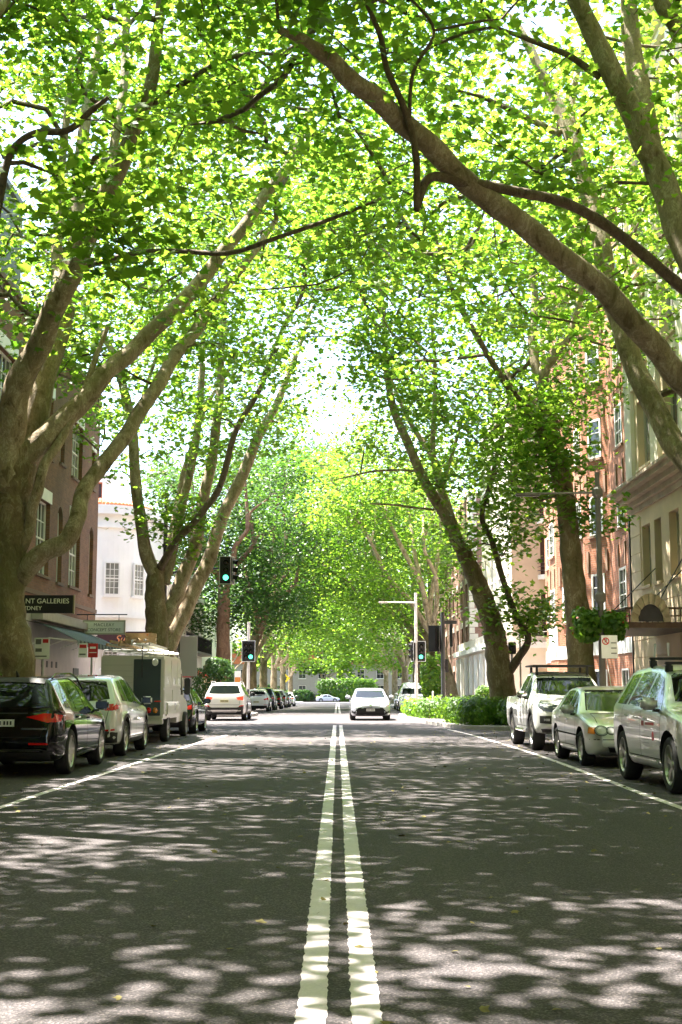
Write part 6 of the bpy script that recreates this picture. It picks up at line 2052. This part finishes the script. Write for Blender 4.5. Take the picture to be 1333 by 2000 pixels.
def auto_tree(base, label, fork, top, crown_c, crown_r, n, seed, zmin=None, name='plane_tree', r=.42, lean=(0, 0), nl=5, bark=None, trunkbark=None, leaf=None, size=(.2, .34), per=42, spread=.8, lob=LOB2, group='plane trees lining the street', keep=None, bough=7):
    st = rng.getstate(); rng.seed(seed)
    T = TreeB(name, base, label, group, bark=bark, leaf=leaf)
    b = Vector(base)
    f = b + Vector((lean[0], lean[1], fork))
    T.trunk([(b.x, b.y, b.z - .08, r * 1.1), (b.x + lean[0] * .25, b.y + lean[1] * .25, b.z + fork * .35, r * .92), (b.x + lean[0] * .6, b.y + lean[1] * .6, b.z + fork * .7, r * .82), (f.x, f.y, f.z, r * .74)], trunkbark, seg=14)
    cc = Vector(crown_c)
    for k in range(nl):
        a = 2 * math.pi * (k + rng.uniform(.1, .9)) / nl
        e = cc + Vector((math.cos(a) * crown_r[0] * .62, math.sin(a) * crown_r[1] * .62, crown_r[2] * rng.uniform(-.1, .65)))
        W = lerp_limb(f - Vector((0, 0, .5 + .5 * rng.random())), e, r * .52, .05, 6, arch=rng.uniform(-.06, .10), wob=.28)
        T.limb(W, bark, spring=.3, seg=9)
        m_ = Vector(W[3][:3])
        e2 = m_ + Vector((rng.uniform(-3, 3), rng.uniform(-3, 3), rng.uniform(2, 5)))
        T.limb(lerp_limb(m_, e2, r * .26, .04, 4, wob=.2), bark, spring=.3, seg=7)
    cl = clumps(n, crown_c, crown_r, zmin=zmin, mind=.5 if bough < 10 else .4, seed=seed, keep=keep, bough=bough)
    T.crown(cl, per=per, spread=spread, size=size, lob=lob)
    rng.setstate(st)
    return T
# trees beside and behind the camera: their canopy shades the foreground
auto_tree((-7.0, 2.0, .13), 'plane tree beside the camera on the left, outside the picture', 5, 18, (-4.6, 1.6, 13.8), (8.8, 7.0, 5.2), 270, 31, zmin=9, size=(.20, .30), per=100, spread=.52, bough=8)
auto_tree((7.4, 7.5, .13), 'plane tree beside the camera on the right, outside the picture', 5, 18, (4.2, 9.0, 13.8), (8.8, 8.8, 5.2), 215, 33, zmin=9.4, size=(.20, .30), per=100, spread=.52, bough=6)
auto_tree((7.4, -6.5, .13), 'plane tree behind the camera on the right, outside the picture', 5, 18, (4.6, -6, 13.6), (8.4, 7.6, 5.2), 190, 35, zmin=9.4, size=(.22, .34), per=80)
auto_tree((-7.0, -10.5, .13), 'plane tree behind the camera on the left, outside the picture', 5, 18, (-4.4, -10, 13.6), (8.4, 7.6, 5.2), 190, 37, zmin=9.4, size=(.22, .34), per=80)
auto_tree((7.4, -21, .13), 'second plane tree behind the camera on the right, outside the picture', 5, 18, (4.6, -20.5, 13.6), (8.4, 7.6, 5.2), 170, 36, zmin=9.4, size=(.24, .36), per=60)
auto_tree((-7.0, -25, .13), 'second plane tree behind the camera on the left, outside the picture', 5, 18, (-4.4, -24.5, 13.6), (8.4, 7.6, 5.2), 170, 38, zmin=9.4, size=(.24, .36), per=60)
# left side beyond the junction
auto_tree((-7.3, 82.0, .13), 'red barked tree with dense dark crown just beyond the junction on the left', 8.5, 17, (-7.6, 82, 11.2), (6.0, 6.2, 7.4), 330, 41, zmin=4.2, name='dark_leaved_tree', r=.50, bark=BARKR, trunkbark=BARKR, leaf=LEAFD, size=(.17, .27), per=74, group='trees beyond the junction')
auto_tree((-6.9, 93, .05), 'leaning tree with pale forked limbs behind the red barked tree', 6, 18, (-4.4, 93, 13.8), (6.8, 6.8, 8.4), 300, 43, zmin=5.0, r=.40, lean=(1.2, 0), bark=BARKR, leaf=LEAFD, size=(.18, .28), per=70, group='trees beyond the junction')
auto_tree((-7.0, 106, 0), 'dark plane tree third beyond the junction on the left', 4.5, 18, (-4.2, 106, 13.5), (7.2, 7.4, 9.0), 280, 45, zmin=4.2, size=(.20, .31), per=60, group='trees beyond the junction')
auto_tree((-7.0, 122, 0), 'plane tree fourth beyond the junction on the left', 4.5, 18, (-4.4, 122, 14), (7.6, 8, 9.5), 250, 47, zmin=4.2, size=(.23, .34), per=62, group='trees beyond the junction')
auto_tree((-7.0, 142, -.2), 'plane tree fifth beyond the junction on the left', 4.5, 18, (-4.4, 142, 12), (7.6, 9, 8.2), 220, 49, zmin=4.0, size=(.28, .42), per=52, group='trees beyond the junction')
auto_tree((-7.0, 165, -.4), 'plane tree sixth beyond the junction on the left', 4.5, 18, (-4.6, 165, 12), (7.6, 10, 8.2), 200, 51, zmin=4.0, size=(.34, .48), per=46, group='trees beyond the junction')
auto_tree((-7.0, 192, -.5), 'plane tree seventh beyond the junction on the left', 4.5, 18, (-5.0, 192, 11.6), (8, 12, 8.2), 200, 53, zmin=3.6, size=(.5, .74), per=28, group='trees beyond the junction')
# right side beyond the junction
auto_tree((7.2, 79.5, .1), 'loose pale green plane tree just beyond the junction on the right', 5.5, 17, (3.4, 80, 13.4), (6.8, 6.6, 7.8), 300, 61, zmin=5.2, r=.36, lean=(-1.4, 0), size=(.17, .26), per=68, group='trees beyond the junction')
auto_tree((7.0, 97, 0), 'plane tree second beyond the junction on the right', 5, 18, (3.4, 97, 14), (7.4, 7.6, 8.8), 290, 63, zmin=4.8, size=(.19, .29), per=66, group='trees beyond the junction')
auto_tree((7.0, 114, 0), 'plane tree third beyond the junction on the right', 4.5, 18, (4.0, 114, 14), (7.8, 8, 9.5), 260, 65, zmin=4.4, size=(.22, .33), per=62, group='trees beyond the junction')
auto_tree((7.0, 134, -.2), 'plane tree fourth beyond the junction on the right', 4.5, 18, (4.2, 134, 12), (7.8, 9, 8.2), 230, 67, zmin=4.2, size=(.27, .40), per=54, group='trees beyond the junction')
auto_tree((7.0, 158, -.3), 'plane tree fifth beyond the junction on the right', 4.5, 18, (4.4, 158, 12), (7.8, 10, 8.4), 210, 69, zmin=4.0, size=(.32, .46), per=48, group='trees beyond the junction')
auto_tree((7.0, 186, -.5), 'plane tree sixth beyond the junction on the right', 4.5, 18, (4.6, 186, 11.6), (8, 12, 8.4), 200, 71, zmin=3.8, size=(.5, .72), per=28, group='trees beyond the junction')
auto_tree((-3, 268, -1.2), 'round crowned tree beyond the far boundary wall', 5, 20, (-1, 270, 11), (16, 6, 9.5), 200, 73, size=(.7, 1.1), per=26, spread=1.2, group='trees beyond the junction')
auto_tree((-24, 268, -1.2), 'broad tree at the left end of the far boundary wall', 5, 20, (-26, 270, 11), (16, 6, 9.5), 160, 75, size=(.7, 1.1), per=26, spread=1.2, group='trees beyond the junction')
auto_tree((25, 268, -1.2), 'broad tree at the right end of the far boundary wall', 5, 20, (26, 270, 11), (16, 6, 9.5), 160, 77, size=(.7, 1.1), per=26, spread=1.2, group='trees beyond the junction')
auto_tree((-13.5, 61, .1), 'street tree in the side street before the white building', 5, 13, (-19, 60, 12.5), (5.0, 3, 3.4), 110, 79, zmin=9.5, r=.22, size=(.2, .3), per=36, lob=LOB3, group='trees beyond the junction') if False else None

# ------------------------------------------------------------------ hedges, shrubs, baskets
def leafy(name, label, cat, boxes, dens, size, m, group=None, base=None, kind=None, lob=LOB2, tilt=.7, ragged=.14, flowers=0):
    """Clipped hedge or shrub: leaves over the surface of rounded boxes, woody stems within."""
    if base is None:
        base = ((boxes[0][0] + boxes[0][1]) / 2, (boxes[0][2] + boxes[0][3]) / 2, boxes[0][4])
    root = empty(name, base, 0, label, cat, group)
    bpy.context.view_layer.update()
    inv = Matrix.Translation(-Vector(base))
    pos = []; nrm = []
    st = MB()
    for (x0, x1, y0, y1, z0, z1) in boxes:
        c = np.array([(x0 + x1) / 2, (y0 + y1) / 2, (z0 + z1) / 2]); h = np.array([(x1 - x0) / 2, (y1 - y0) / 2, (z1 - z0) / 2])
        area = 8 * (h[0] * h[1] + h[1] * h[2] + h[0] * h[2])
        n = int(area * dens)
        q = nrg.uniform(-1, 1, (n, 3))
        q = q / (np.sum(np.abs(q) ** 4, axis=1, keepdims=True) ** .25)
        sh = 1 - nrg.normal(.25 * ragged, ragged, (n, 1)) if ragged > .15 else 1 - np.abs(nrg.normal(0, ragged, (n, 1)))
        lump = 1 + .10 * np.sin(q[:, :1] * 7 * h[0] + c[1]) + .08 * np.sin(q[:, 1:2] * 5 * h[1] + c[0] * 3)
        pos.append(c + q * h * sh * lump)
        nn = q.copy(); nn[:, 2] += .45
        nrm.append(nn + nrg.normal(0, tilt * .6, (n, 3)))
        for k in range(max(3, int(h[0] * h[1] * 8))):
            a = (rng.uniform(x0 + .1, x1 - .1) if x1 - x0 > .25 else c[0], rng.uniform(y0 + .1, y1 - .1) if y1 - y0 > .25 else c[1], z0 - .02)
            st.tube([a, (a[0] + rng.uniform(-.08, .08), a[1] + rng.uniform(-.08, .08), (z0 + z1) / 2), (a[0] + rng.uniform(-.15, .15), a[1] + rng.uniform(-.15, .15), z1 - .1)], [.018, .012, .005], 5)
    pos = np.concatenate(pos); nrm = np.concatenate(nrm)
    n = len(pos)
    me = leaves_mesh('foliage', pos, nrm, nrg.uniform(0, 6.28, n), nrg.uniform(*size, n), m, lob, np.clip(nrg.normal(.5, .28, n), 0, 1))
    o = link('foliage', me, root); o.matrix_parent_inverse = inv; o['kind'] = 'stuff'
    if flowers:
        fi = nrg.choice(n, flowers, replace=False)
        mf = leaves_mesh('blossoms', pos[fi] + nrg.normal(0, .03, (flowers, 3)), nrm[fi], nrg.uniform(0, 6.28, flowers), nrg.uniform(.05, .09, flowers), mat('red_petal', (.45, .04, .03), .6), LOB3, nrg.random(flowers))
        of = link('blossoms', mf, root); of.matrix_parent_inverse = inv; of['kind'] = 'stuff'
    o2 = st.build('stems', BARKD, root); o2.matrix_parent_inverse = inv; o2['kind'] = 'stuff'
    return root
for k, (x0, x1, y0, y1, z1, lab) in enumerate([
    (4.35, 5.9, 45.2, 47.4, 1.05, 'nearest dense green hedge block in the right kerb planter'),
    (4.15, 5.5, 47.6, 50.2, 1.0, 'second green hedge block of the right planter, behind the nearest one'),
    (5.7, 7.2, 44.2, 46.4, 1.0, 'hedge block at the foot of the leaning tree beside the ute'),
    (3.55, 5.0, 55.0, 59.0, .95, 'green hedge block beyond the planter gap on the right'),
    (3.4, 4.9, 59.3, 65.5, .85, 'far low hedge block of the right planter near the oncoming sedan')]):
    leafy('hedge', lab, 'hedge', [(x0, x1, y0, y1, .16, z1)], 230 if y0 < 52 else 160, (.07, .14), HEDGE, 'hedge blocks in the kerb planter', lob=LOB3, ragged=.16)
leafy('hanging_basket', 'left lush hanging basket on the right street lamp', 'flower basket', [(6.60, 7.16, 35.05, 35.6, 2.86, 3.5), (6.68, 7.1, 35.1, 35.55, 2.7, 3.0)], 380, (.08, .17), HEDGE, 'baskets on the street lamp', base=(6.88, 35.3, 2.7), lob=LOB3, ragged=.2, flowers=26)
leafy('hanging_basket', 'right lush hanging basket on the right street lamp', 'flower basket', [(7.34, 7.9, 35.05, 35.6, 2.86, 3.48), (7.4, 7.82, 35.1, 35.55, 2.7, 3.0)], 380, (.08, .17), HEDGE, 'baskets on the street lamp', base=(7.62, 35.3, 2.7), lob=LOB3, ragged=.2, flowers=26)
leafy('shrub', 'rounded dark shrub behind the white SUV, left of the pale pole', 'shrub', [(-7.9, -5.6, 70.5, 72.5, .3, 2.6), (-7.4, -6.0, 70.6, 72.4, 2.1, 3.1)], 110, (.10, .18), LEAFD, 'shrubs near the junction', base=(-6.8, 71.5, .13))
leafy('shrub', 'pale yellow green shrub in front of the cream podium', 'shrub', [(6.9, 7.9, 64.5, 65.6, .3, 1.5)], 160, (.10, .2), LEAF, 'shrubs near the junction', base=(7.4, 65, .13))
leafy('shrub', 'light feathery shrub right of the pale right signal pole', 'shrub', [(4.6, 6.0, 72, 73.5, 1.0, 3.3)], 60, (.14, .26), LEAF, 'shrubs near the junction', base=(5.3, 72.8, .1))
leafy('far_hedge', 'tall clipped hedge above the far boundary wall', 'hedge', [(-4, 8, 259.0, 261.2, gz(262) + .2, 3.5)], 26, (.3, .5), HEDGE)
leafy('far_hedge', 'lower dark hedge at the far end, left of the tall one', 'hedge', [(-24, -12, 262.6, 264.5, gz(262) + .2, 2.4), (-12, -5, 259.6, 261.2, gz(262) + .1, 1.3)], 24, (.3, .5), LEAFD)

# fallen leaves and bits of bark on the asphalt and in the gutters
n = 1700
X = np.concatenate([nrg.uniform(-6.3, 6.3, 600), nrg.normal(5.2, .8, 550), nrg.normal(-5.2, .8, 550)])
Yv = np.concatenate([nrg.uniform(4, 45, 600), nrg.uniform(8, 45, 1100)])
ps = np.column_stack([X, Yv, np.full(n, .012)])
LIT = mat('dry_leaf', (.20, .17, .06), .8, var=.5, vscale=8)
me = leaves_mesh('leaf_litter', ps, np.column_stack([nrg.normal(0, .25, n), nrg.normal(0, .25, n), np.ones(n)]), nrg.uniform(0, 6.28, n), nrg.uniform(.02, .075, n), LIT, LOB3, nrg.random(n))
tag(link('leaf_litter', me), 'scattered fallen leaves and bark flakes on the asphalt', 'leaf litter', kind='stuff')
